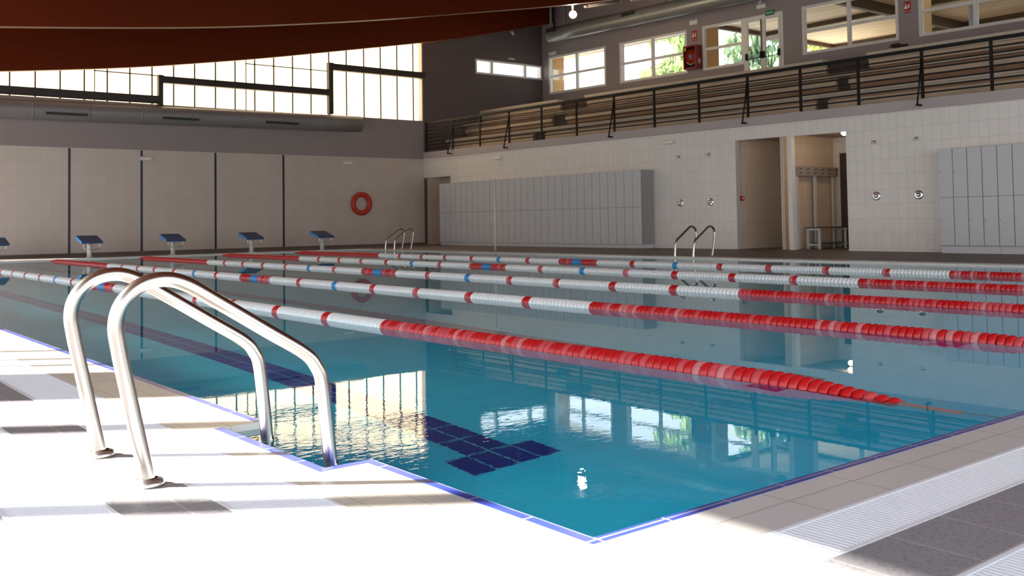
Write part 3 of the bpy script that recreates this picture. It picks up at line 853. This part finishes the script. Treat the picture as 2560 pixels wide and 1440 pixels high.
# emergency lights
def elight(label, axis, pos, u, z, w=.36, h=.12):
    t = thing('emergency_wall_lamp', label, 'emergency light', (0, 0, 0), 'emergency lights on the walls')
    mb = MB()
    if axis == 'y': mb.bevbox(u - w / 2, u + w / 2, pos - .07, pos, z - h / 2, z + h / 2, .015)
    else: mb.bevbox(pos - .08, pos, u - w / 2, u + w / 2, z - h / 2, z + h / 2, .015)
    part('housing', mb, M['white_plastic'], t)
    mb = MB()
    if axis == 'y': mb.bevbox(u - w / 2 + .03, u + w / 2 - .03, pos - .078, pos - .069, z - h / 2 + .015, z + h / 2 - .03, .004)
    else: mb.bevbox(pos - .088, pos - .079, u - w / 2 + .03, u + w / 2 - .03, z - h / 2 + .015, z + h / 2 - .03, .004)
    part('diffuser', mb, M['sign_white'], t)
elight('pale emergency light over the second dark strip of the far wall', 'y', YB, 8.02, 2.89)
elight('pale emergency light high on the far wall above the lifebuoy', 'y', YB, 14.92, 2.94)
elight('white emergency light under the gallery edge above the long locker bank', 'x', XR, 24.0, 2.93)
elight('white emergency light under the gallery edge left of the doorways', 'x', XR, 16.42, 2.90)
elight('white emergency light above the leftmost gallery window', 'x', XG, 27.8, 7.53, .42, .14)
elight('white emergency light above the upper fire extinguisher sign', 'x', XG, 20.42, 7.52, .36, .17)
elight('white emergency light above the glazed exit door', 'x', XG, 17.6, 7.56, .36, .15)
t = thing('alarm_sounder', 'small round white alarm sounder above the exit door', 'alarm', (XG, 17.69, 7.72))
mb = MB(); mb.lathe([(0, -.05), (.05, -.05), (.07, -.03), (.075, 0)], (XG, 17.69, 7.73), 'x', 18); part('body', mb, M['white_plastic'], t)
mb = MB(); mb.lathe([(0, -.055), (.02, -.055), (.022, -.05)], (XG, 17.69, 7.73), 'x', 12); part('grille', mb, M['grey_plastic'], t)
t = thing('wall_camera', 'small pale surveillance camera high on the dark gallery end wall', 'camera', (22.25, 28.4, 8.28))
mb = MB(); mb.tube([(22.25, 28.5, 8.31), (22.25, 28.42, 8.30)], .02, 8); part('bracket', mb, M['white_plastic'], t)
mb = MB(); mb.tube([(22.25, 28.42, 8.36), (22.24, 28.30, 8.20)], .055, 12); part('housing', mb, M['white_plastic'], t)
t = thing('wall_sensor', 'small white box above the low three-pane window', 'sensor', (22.27, 28.45, 7.25))
mb = MB(); mb.bevbox(22.12, 22.42, 28.44, 28.5, 7.22, 7.28, .01); part('housing', mb, M['white_plastic'], t)

# signs
def text_mesh(body, size, mat, parent, mw, name='lettering'):
    c = bpy.data.curves.new('lettering', 'FONT'); c.body = body; c.size = size; c.align_x = 'CENTER'; c.align_y = 'CENTER'; c.extrude = .001
    tmp = bpy.data.objects.new('lettering_curve', c); COL.objects.link(tmp)
    me = bpy.data.meshes.new_from_object(tmp); bpy.data.objects.remove(tmp); me.materials.clear(); me.materials.append(mat)
    o = bpy.data.objects.new(name, me); COL.objects.link(o); o.parent = parent; o.matrix_local = mw
    return o
def facing_minus_x(x, y, z):   # text plane facing -X: text right = -Y, up = Z
    return Matrix(((0, 0, -1, x), (-1, 0, 0, y), (0, 1, 0, z), (0, 0, 0, 1)))
def facing_minus_y(x, y, z):
    return Matrix(((1, 0, 0, x), (0, 0, -1, y), (0, 1, 0, z), (0, 0, 0, 1)))
def extsign(label, y0, y1, z0, z1):
    t = thing('fire_extinguisher_sign', label, 'sign', (XG, (y0 + y1) / 2, (z0 + z1) / 2), 'red fire extinguisher signs')
    w, h = y1 - y0, z1 - z0
    mb = MB(); mb.box(XG - .012, XG - .002, y0, y1, z0, z1); part('plate', mb, M['sign_red'], t)
    mb = MB(); xx = XG - .014
    yl = y1 - w * .30     # pictogram of an extinguisher, on the left as seen
    mb.prism([(0, 0)] * 0 or [(-.5, -.5), (.5, -.5), (.5, .5), (-.5, .5)], 0, .0001) if False else None
    def poly(ps): mb.add([(xx, a, b) for a, b in ps], [tuple(range(len(ps)))], 0)
    poly([(yl - .042, z0 + h * .36), (yl + .042, z0 + h * .36), (yl + .045, z0 + h * .56), (yl + .02, z0 + h * .66), (yl - .02, z0 + h * .66), (yl - .045, z0 + h * .56)])
    poly([(yl - .012, z0 + h * .66), (yl + .012, z0 + h * .66), (yl + .012, z0 + h * .80), (yl - .012, z0 + h * .80)])
    poly([(yl - .012, z0 + h * .76), (yl + .035, z0 + h * .84), (yl + .035, z0 + h * .88), (yl - .012, z0 + h * .82)])
    yr = y0 + w * .27     # flame bar on the right
    poly([(yr - .022, z0 + h * .42), (yr + .018, z0 + h * .40), (yr + .024, z0 + h * .60), (yr + .006, z0 + h * .80), (yr - .018, z0 + h * .76), (yr - .026, z0 + h * .6)])
    part('pictogram', mb, M['sign_white'], t)
    text_mesh('EXTINTOR', .042, M['sign_white'], t, facing_minus_x(-.014, 0, -h * .36))
extsign('red fire extinguisher sign on the wall above the hose cabinet', 20.33, 20.55, 6.89, 7.24)
extsign('red fire extinguisher sign between the two windows at the upper right', 12.59, 12.79, 6.47, 6.80)
t = thing('exit_sign', 'green exit sign reading SALIDA above the glazed door', 'sign', (XG, 17.30, 7.33))
mb = MB(); mb.bevbox(XG - .045, XG - .022, 17.13, 17.47, 7.215, 7.385, .004); part('plate', mb, M['sign_green'], t)
text_mesh('SALIDA', .088, M['sign_white'], t, facing_minus_x(-.047, 0, -.03))
# fire hose cabinet
x0, x1, y0, y1, z0, z1 = 23.60, 23.89, 20.14, 20.71, 5.90, 6.70
t = thing('fire_hose_cabinet', 'red fire hose cabinet with a round reel on the gallery wall', 'fire hose cabinet', (x0, 20.42, 6.3))
mb = MB()
mb.box(x0 + .03, x1, y0, y1, z0, z0 + .03); mb.box(x0 + .03, x1, y0, y1, z1 - .03, z1); mb.box(x0 + .03, x1, y0, y0 + .03, z0 + .03, z1 - .03); mb.box(x0 + .03, x1, y1 - .03, y1, z0 + .03, z1 - .03)
mb.box(x1 - .02, x1, y0 + .03, y1 - .03, z0 + .03, z1 - .03, 1)
part('case', mb, [M['hose_red'], M['dark_void']], t)
mb = MB()
for a, b, c, d in ((y0, y0 + .045, z0, z1), (y1 - .045, y1, z0, z1), (y0 + .045, y1 - .045, z0, z0 + .045), (y0 + .045, y1 - .045, z1 - .045, z1)): mb.box(x0, x0 + .03, a, b, c, d)
df = part('door_frame', mb, M['hose_red'], t)
mb = MB(); mb.box(x0 + .012, x0 + .016, y0 + .04, y1 - .04, z0 + .04, z1 - .04); part('door_glass', mb, M['glass'], df)
mb = MB(); mb.lathe([(0, -.02), (.245, -.02), (.25, 0), (.25, .10), (0, .10)], (x0 + .06, 20.41, 6.33), 'x', 30); rl = part('reel', mb, M['reel_red'], t)
mb = MB(); mb.lathe([(0, -.03), (.055, -.03), (.06, 0)], (x0 + .04, 20.41, 6.33), 'x', 18); part('hub', mb, M['hub_blue'], rl)
mb = MB(); mb.tube([(x0 + .06, 20.41 + .26 * math.cos(a), 6.33 + .27 * math.sin(a)) for a in [R(d) for d in range(195, 330, 9)]], .02, 8); part('hose', mb, M['hose_white'], rl)
mb = MB(); mb.box(x0 + .006, x0 + .011, y1 - .12, y1 - .055, z1 - .17, z1 - .06); part('sticker', mb, M['yellow'], t)
mb = MB(); mb.box(x0 + .09, x1 - .05, y0 - .004, y0, z0 + .08, z0 + .36); st = part('hose_sign', mb, M['sign_red'], t)
mb = MB()
xa, xb, za, zc = x0 + .11, x1 - .075, z0 + .18, z0 + .33
for a, b, c, d in ((xa, xb, za, za + .012), (xa, xb, zc - .012, zc), (xa, xa + .012, za, zc), (xb - .012, xb, za, zc)): mb.box(a, b, y0 - .007, y0 - .004, c, d)
mb.lathe([(.022, -.007), (.045, -.007)], ((xa + xb) / 2, y0, (za + zc) / 2), 'y', 20)
part('hose_symbol', mb, M['sign_white'], st)
t = thing('red_rag', 'small crumpled dark red rag on the top bench below the right sign', 'rag', (20.75, 11.2, 5.0))
bm = bmesh.new(); bmesh.ops.create_icosphere(bm, subdivisions=3, radius=1)
for v in bm.verts:
    n_ = v.co.copy(); f = .7 + .35 * math.sin(n_.x * 5 + 1) * math.cos(n_.y * 6) + .2 * math.sin(n_.z * 9)
    v.co = Vector((20.76 + n_.x * .10 * f, 11.20 + n_.y * .25 * f + n_.z * .10, zt(5.07, 11.2) + .075 + n_.z * .075 * f))
mb = MB(); bm.verts.index_update(); mb.add([v.co[:] for v in bm.verts], [[v.index for v in f.verts] for f in bm.faces], 0, True); bm.free()
part('cloth', mb, M['rag'], t)

# ------------------------------------------------------------------ gallery: tiers, benches, railing
mb = MB(); ya, yb = -6.9, YB - .01
mb.box(XR + .9, 19.95, ya, yb, 3.1, 3.42, 0, T)
mb.box(19.28, 24.0, ya, yb, 3.41, 3.86, 0, T); mb.box(20.08, 24.0, ya, yb, 3.86, 4.42, 0, T); mb.box(20.88, 24.0, ya, yb, 4.42, 5.04, 0, T)
struct('floor_gallery_tiers', mb, M['tier'])
ROWS = [(19.0, 3.93, 'lowest'), (19.8, 4.50, 'middle'), (20.6, 5.07, 'top')]
CUT = [[(12.52, 22.80), (23.44, 28.42), (-6.0, 12.16)], [(12.45, 22.69), (23.39, 28.42), (-6.0, 12.09)], [(13.25, 22.48), (23.88, 28.42), (-6.0, 12.0)]]
SEC = ['middle section between the two aisles', 'short far section by the end wall', 'near section towards the right edge']
for r_, (x, z, nm) in enumerate(ROWS):
    for s_, (a, b) in enumerate(CUT[r_]):
        t = thing('bleacher_bench', '%s row bleacher bench of beige slabs, %s' % (nm, SEC[s_]), 'bleacher', (x, (a + b) / 2, z - .5), 'bleacher benches on the gallery')
        a2, b2 = a, b
        if r_ < 2:          # the seat slab bridges the small stair gaps
            if s_ == 0: a2, b2 = a - .2, b + .33
            elif s_ == 1: a2 = a - .30
            else: b2 = b + .15
        mb = MB()
        step = 2.35; yy = a2
        while yy < b2 - .01:
            ye = min(yy + step, b2)
            mb.box(x, x + .42, yy, ye - .008, z - .075, z, 0, T)
            if r_ == 2:
                mb.box(x + .03, x + .42, yy, ye - .008, z - .19, z - .082, 0, T)
            elif r_ == 0:
                mb.box(x + .02, x + .42, yy, ye - .008, z - .125, z - .080, 0, T)
            yy = ye
        part('seat_slab', mb, M['slab'], t)
        mb = MB()
        zr = {0: (3.42, z - .20), 1: (z - .30, z - .14), 2: (z - .36, z - .19)}[r_]
        mb.box(x + .12, x + .18, a, b, zr[0], zr[1], 0, T)
        part('riser_board', mb, M['riser'], t)
        mb = MB(); zlow = {0: 3.40, 1: 3.86, 2: 4.42}[r_]
        mb.box(x + .20, x + .275, a, b, zlow, z - .076, 0, T)
        part('riser_wall', mb, M['tier'], t)
# thin dark sheets painting the shade inside the aisle gaps
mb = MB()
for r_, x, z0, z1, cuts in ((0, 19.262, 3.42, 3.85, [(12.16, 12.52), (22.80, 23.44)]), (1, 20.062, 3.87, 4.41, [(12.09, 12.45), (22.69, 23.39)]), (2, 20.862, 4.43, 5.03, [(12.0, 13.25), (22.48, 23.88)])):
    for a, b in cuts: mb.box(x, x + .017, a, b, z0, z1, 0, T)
struct('aisle_gap_shade', mb, M['dark_void'])

XP = 18.15
posts = [28.38, 26.70, 25.09, 23.48, 21.83, 20.19, 18.58, 17.0, 15.40, 13.815, 12.26, 10.725, 9.205, 7.727, 6.2, 4.65, 3.1, 1.55, 0., -1.55, -3.1]
t = thing('gallery_railing', 'long black steel railing along the edge of the spectator gallery', 'railing', (XP, 14, 3.4))
def zr(y, h): return zt(3.40, y) + h * (1 + .0005 * (y - 28))
for k, y in enumerate(posts):
    mb = MB(); mb.box(XP - .02, XP + .02, y - .03, y + .03, zr(y, 0), zr(y, 1.08)); mb.box(XP - .04, XP + .04, y - .06, y + .06, zr(y, 0), zr(y, .008))
    ps = part('post', mb, M['black'], t)
    if y in (26.70, 23.48, 18.58, 13.815, 9.205, 4.65, 0.):
        mb = MB()
        mb.tube([(XP - .005, y + .0, zr(y, .88)), (XP - .235, y + .0, zr(y, -.13))], .021, 6)
        mb.box(XP - .26, XP - .075, y - .022, y + .022, zr(y, -.165), zr(y, -.125))
        part('brace', mb, M['black'], ps)
mb = MB(); mb.box(XP - .030, XP + .030, -3.2, 28.42, 1.04, 1.115, 0, lambda x, y, h: (x, y, zr(y, h))); part('top_rail', mb, M['black'], t)
for k in range(7):
    h = .13 + k * .131
    mb = MB(); mb.box(XP - .012, XP + .012, -3.2, 28.40, h - .017, h + .017, 0, lambda x, y, h_: (x, y, zr(y, h_))); part('rail', mb, M['black'], t)

# ------------------------------------------------------------------ ducts
t = thing('ventilation_duct', 'grey round ventilation duct along the far wall under the cream glazing', 'duct', (6, 28.15, 4.2))
mb = MB()
P0, P1 = Vector((-4.2, 28.17, 4.04)), Vector((15.25, 28.17, 4.28))
n_ = 13; mb.tube([P0.lerp(P1, i / n_) for i in range(n_ + 1)], .275, 28)
for i in range(1, n_): 
    c = P0.lerp(P1, i / n_); mb.tube([c - Vector((.02, 0, 0)), c + Vector((.02, 0, 0))], .281, 28)
dct = part('duct_tube', mb, M['duct_wall'], t)
def duct_z(x): return P0.z + (P1.z - P0.z) * (x - P0.x) / (P1.x - P0.x)
for a, b in ((5.10, 6.20), (8.36, 9.46), (11.66, 12.80)):
    mb = MB(); zc = duct_z((a + b) / 2) - .10
    mb.box(a, b, 27.88, 27.93, zc - .035, zc + .035, 0)
    k = 9
    for i in range(k):
        u = a + (b - a) * (i + .5) / k; mb.box(u - .03, u + .03, 27.865, 27.89, zc - .045, zc - .015, 0)
    mb.box(a - .03, b + .03, 27.875, 27.90, zc + .03, zc + .045, 1)
    part('vent_grille', mb, [M['grille'], M['grey_plastic']], t)
t = thing('gallery_duct', 'long galvanised round ventilation duct above the gallery windows', 'duct', (23.0, 16, 7.9))
P2, P3 = Vector((23.0, 26.95, 8.03)), Vector((23.0, -6.9, 7.35))
mb = MB(); n_ = 20; mb.tube([P2.lerp(P3, i / n_) for i in range(n_ + 1)], .275, 28)
for i in (0, 3, 6, 9, 12, 15, 18):
    c = P2.lerp(P3, i / n_ + .004); d = (P3 - P2).normalized() * .02; mb.tube([c - d, c + d], .282, 28)
part('duct_tube', mb, M['duct'], t)
def dz2(y): return P2.z + (P3.z - P2.z) * (y - P2.y) / (P3.y - P2.y)
for a, b in ((22.13, 22.77), (26.30, 26.60), (26.68, 26.85), (17.4, 18.0)):
    mb = MB(); zc = dz2((a + b) / 2) + .10
    mb.box(22.72, 22.76, a, b, zc - .06, zc + .06)
    part('vent_grille', mb, M['grille'], t)
for y in (26.0, 20.9, 15.6):
    mb = MB(); mb.tube([(23.0, y, dz2(y) + .27), (23.0, y, 9.9)], .012, 6); part('hanger', mb, M['dark_steel'], t)
t = thing('corner_downpipe', 'pair of grey vertical pipes at the roof corner left of the floodlight', 'pipe', (23.5, 27.6, 9.))
mb = MB(); mb.tube([(23.44, 27.4, 8.45), (23.44, 27.4, 10.0)], .05, 10); part('pipe', mb, M['duct'], t)
mb = MB(); mb.tube([(23.62, 27.4, 8.45), (23.62, 27.4, 10.0)], .05, 10); part('pipe', mb, M['grille'], t)
# floodlight and tube fixtures
t = thing('floodlight', 'glowing round floodlight hanging by the roof beam', 'lamp', (19.56, 21.82, 7.52))
C = Vector((19.56, 21.82, 7.52)); dirv = (CAM + Vector((6, 2, 0)) - C).normalized()
mb = MB(); mb.tube([C - dirv * .22, C - dirv * .05, C], .12, 18, rs=[.06, .13, .13]); hs = part('housing', mb, M['grey_plastic'], t)
mb = MB(); mb.tube([C - dirv * .0, C + dirv * .012], .105, 20); part('lens', mb, M['lamp_glow'], hs)
mb = MB(); mb.tube([C - dirv * .1 + Vector((0, 0, .1)), C - dirv * .1 + Vector((0, 0, 1.3))], .03, 8); part('stem', mb, M['tube'], t)
def tubefix(label, a, b):
    t = thing('tube_light', label, 'lamp', a, 'unlit tube lights under the roof')
    a, b = Vector(a), Vector(b); mb = MB(); mb.tube([a, b], .055, 10); part('tray', mb, M['tube'], t)
    d = (b - a).normalized(); mb = MB(); mb.tube([a - d * .16, a - d * .02], .035, 8); mb.tube([b + d * .02, b + d * .1], .035, 8); part('end_cap', mb, M['white_plastic'], t)
    mb = MB()
    for f in (.15, .85):
        c = a.lerp(b, f); mb.tube([c, c + Vector((0, 0, .7))], .008, 5)
    part('hanger', mb, M['dark_steel'], t)
tubefix('unlit grey tube light just right of the floodlight', (20.40, 22.0, 7.93), (21.85, 22.0, 8.27))
tubefix('second unlit tube light cut off by the top edge of the picture', (22.6, 22.0, 8.43), (24.0, 22.0, 8.75))

# ceiling lamps in the two doorways
for y, x, l in ((11.50, 18.75, 'glowing round ceiling lamp in the right doorway'), (12.98, 18.62, 'tiny glowing ceiling lamp in the left doorway')):
    t = thing('ceiling_lamp', l, 'lamp', (x, y, 2.8), 'ceiling lamps in the doorways')
    mb = MB(); r = .075 if y < 12 else .04
    mb.lathe([(0, -.03), (r * .9, -.03), (r, 0)], (x, y, 2.82), 'z', 18); part('rim', mb, M['white_plastic'], t)
    mb = MB(); mb.lathe([(0, -r), (r * .5, -r * .87), (r * .87, -r * .5), (r, 0)], (x, y, 2.79), 'z', 16); part('bulb', mb, M['lamp_small'], t)
    ld = bpy.data.lights.new('doorway_lamp', 'POINT'); ld.energy = 7 if y < 12 else .8; ld.color = (1., .70, .42); ld.shadow_soft_size = .06
    lo = bpy.data.objects.new('doorway_lamp', ld); COL.objects.link(lo); lo.location = (x, y, 2.62)

# ------------------------------------------------------------------ outside
mb = MB(); mb.box(24.12, 90., -40., 90., 4.6, 5.0)
struct('ground_outside', mb, M['bounce_ground'])
mb = MB(); mb.box(24.12, 25.45, 20.98, 28.9, 7.56, 7.72); mb.box(24.12, 24.95, 15.5, 20.98, 7.56, 7.72)
struct('roof_eaves', mb, M['soffit'])
mb = MB(); mb.box(19.5, 24.1, 28.8, 30.0, 7.32, 7.42)
struct('sun_shield', mb, M['white_plastic'])  # added slab that keeps the sun out of the small end window
for i, (y, d) in enumerate(((28.12, .62), (24.1, .06), (20.12, .66), (16.17, .05), (12.4, .55))):
    mb = MB(); mb.box(24.12, 24.12 + d, y, y + .2, 5.0, 7.62)
    struct('pillar_%d' % (i + 1), mb, M['ochre'])
t = thing('porch_canopy', 'wide timber porch roof outside the right-hand gallery windows', 'canopy', (28, 10, 7.7))
mb = MB(); mb.box(24.96, 33.0, -3., 20.95, 7.78, 7.95); part('boarding', mb, M['canopy'], t)
mb = MB(); mb.box(24.96, 33.2, 20.95, 21.1, 7.62, 8.0); mb.box(33.0, 33.2, -3, 20.95, 7.30, 8.0); part('fascia', mb, M['canopy_beam'], t)
for y in (15.6, 9.6):
    mb = MB(); mb.box(25., 33., y, y + .2, 7.45, 7.78); part('beam', mb, M['canopy_beam'], t)
mb = MB(); mb.box(28.5, 28.7, -3., 20.9, 7.62, 7.78); part('beam', mb, M['canopy_beam'], t)
mb = MB(); mb.tube([(30., 13.85, 5.), (30., 13.85, 7.78)], .09, 14); part('post', mb, M['downpipe'], t)
mb = MB(); mb.tube([(32.9, 5.5, 5.), (32.9, 5.5, 7.5)], .09, 14); part('post', mb, M['downpipe'], t)
# masonry side of the porch
mb = MB(); mb.box(33.3, 33.5, -3., 19.4, 5., 7.05)
struct('wall_porch', mb, M['soffit'])

def tree(name, label, cat, base, h, rad, mat, nb, seed, style='cedar', zfrac=.15):
    rr = random.Random(seed)
    t = thing(name, label, cat, base, 'trees outside the gallery windows')
    bx, by, bz = base; mb = MB()
    mb.tube([(bx, by, bz), (bx + .1, by, bz + h * .5), (bx, by + .1, bz + h * .97)], .2, 10, rs=[.24, .15, .03])
    fo = MB()
    for i in range(nb):
        f = zfrac + (1 - zfrac) * (i + rr.random()) / nb
        z = bz + h * f; L = rad * ((1 - f) ** .6 + .12) * rr.uniform(.7, 1.1); a = rr.uniform(0, 6.283)
        ca, sa = math.cos(a), math.sin(a)
        pts = []
        for k in range(6):
            u = k / 5
            pts.append(Vector((bx + ca * L * u, by + sa * L * u, z + L * (.22 * u - .38 * u * u))))
        mb.tube(pts, .04, 5, rs=[.05, .045, .035, .028, .02, .01])
        ns = int(34 * L / rad * 2.2) + 8
        for k in range(ns):
            u = rr.uniform(.12, 1.) ; p = pts[0].lerp(pts[-1], u); p.z = z + L * (.22 * u - .38 * u * u)
            side = rr.uniform(-.55, .55) * (1.1 - u * .5)
            p += Vector((-sa * side, ca * side, rr.uniform(-.12, .08)))
            if style == 'cedar': dl = Vector((rr.uniform(-.25, .25), rr.uniform(-.25, .25), -rr.uniform(.28, .75)))
            else: dl = Vector((rr.uniform(-.3, .3), rr.uniform(-.3, .3), rr.uniform(-.4, .2)))
            wv = Vector((rr.uniform(-1, 1), rr.uniform(-1, 1), rr.uniform(-.3, .3))).normalized() * rr.uniform(.05, .12)
            fo.add([p - wv * .6, p + wv * .6, p + dl * .6 + wv, p + dl, p + dl * .6 - wv], [(0, 1, 2, 3, 4)], 0)
    part('trunk', mb, M['bark'], t)
    o = fo.build('foliage', mat, None, fixn=False); o.parent = t; o.location = -Vector(base)
    return t
tree('cedar_tree', 'drooping pale green cedar outside the second gallery window', 'tree', (35.5, 31.7, 5.), 6.4, 3.0, M['cedar'], 30, 4)
tree('cedar_tree', 'tall blue-green cedar outside the window beside the exit door', 'tree', (37.5, 27.9, 5.), 7.6, 2.6, M['cedar_blue'], 50, 5)
tree('lime_tree', 'sunny yellow-green tree outside the glazed exit door', 'tree', (42.8, 28.6, 5.), 6.6, 3.0, M['lime'], 46, 9, 'broad')
tree('cedar_tree', 'feathery green cedar seen low under the porch roof', 'tree', (37.5, 22.1, 5.), 5.2, 2.6, M['cedar'], 36, 12)

# ------------------------------------------------------------------ light
wd = bpy.data.worlds.new('sky'); scene.world = wd; wd.use_nodes = True
t = wd.node_tree; bg = t.nodes['Background']
tc = N(t, 'ShaderNodeTexCoord'); sp = N(t, 'ShaderNodeSeparateXYZ'); t.links.new(tc.outputs['Generated'], sp.inputs[0])
rp = N(t, 'ShaderNodeValToRGB'); t.links.new(sp.outputs[2], rp.inputs[0])
rp.color_ramp.elements[0].position = 0.; rp.color_ramp.elements[0].color = (1., 1., 1., 1)
rp.color_ramp.elements[1].position = .6; rp.color_ramp.elements[1].color = (.62, .80, 1., 1)
t.links.new(rp.outputs[0], bg.inputs[0]); bg.inputs[1].default_value = 2.3
el = R(28)
sd = bpy.data.lights.new('sun', 'SUN'); sd.energy = 26; sd.angle = R(.9); sd.color = (1., .94, .85)
so = bpy.data.objects.new('sun', sd); COL.objects.link(so)
d = Vector((.813 * math.cos(el), -.582 * math.cos(el), -math.sin(el)))
so.rotation_euler = d.to_track_quat('-Z', 'Y').to_euler(); so.location = (-12, 12, 12)
fl = bpy.data.lights.new('floodlight_beam', 'POINT'); fl.energy = 60; fl.color = (1., .78, .5); fl.shadow_soft_size = .12
fo_ = bpy.data.objects.new('floodlight_beam', fl); COL.objects.link(fo_); fo_.location = C + dirv * .25

# unseen fill lights added below the surface to brighten the basin
def under(name, loc, rot, sx, sy, e):
    l = bpy.data.lights.new(name, 'AREA'); l.shape = 'RECTANGLE'; l.size = sx; l.size_y = sy; l.energy = e; l.color = (.85, .97, 1.)
    o = bpy.data.objects.new(name, l); COL.objects.link(o); o.location = loc; o.rotation_euler = rot
under('underwater_fill', (.03, 8.2, -.55), (0, R(-90), 0), .5, 11.6, UWA)
under('underwater_fill', (4.8, PY0 + .03, -.55), (R(90), 0, R(180)), 9., .5, UWB)
# ------------------------------------------------------------------ render look
scene.view_settings.view_transform = 'Standard'; scene.view_settings.look = 'None'
scene.view_settings.exposure = .5; scene.view_settings.gamma = 1.
cy = scene.cycles
cy.max_bounces = 10; cy.diffuse_bounces = 5; cy.glossy_bounces = 5; cy.transmission_bounces = 8; cy.transparent_max_bounces = 12
cy.sample_clamp_indirect = 12.; cy.use_denoising = True; cy.blur_glossy = .3
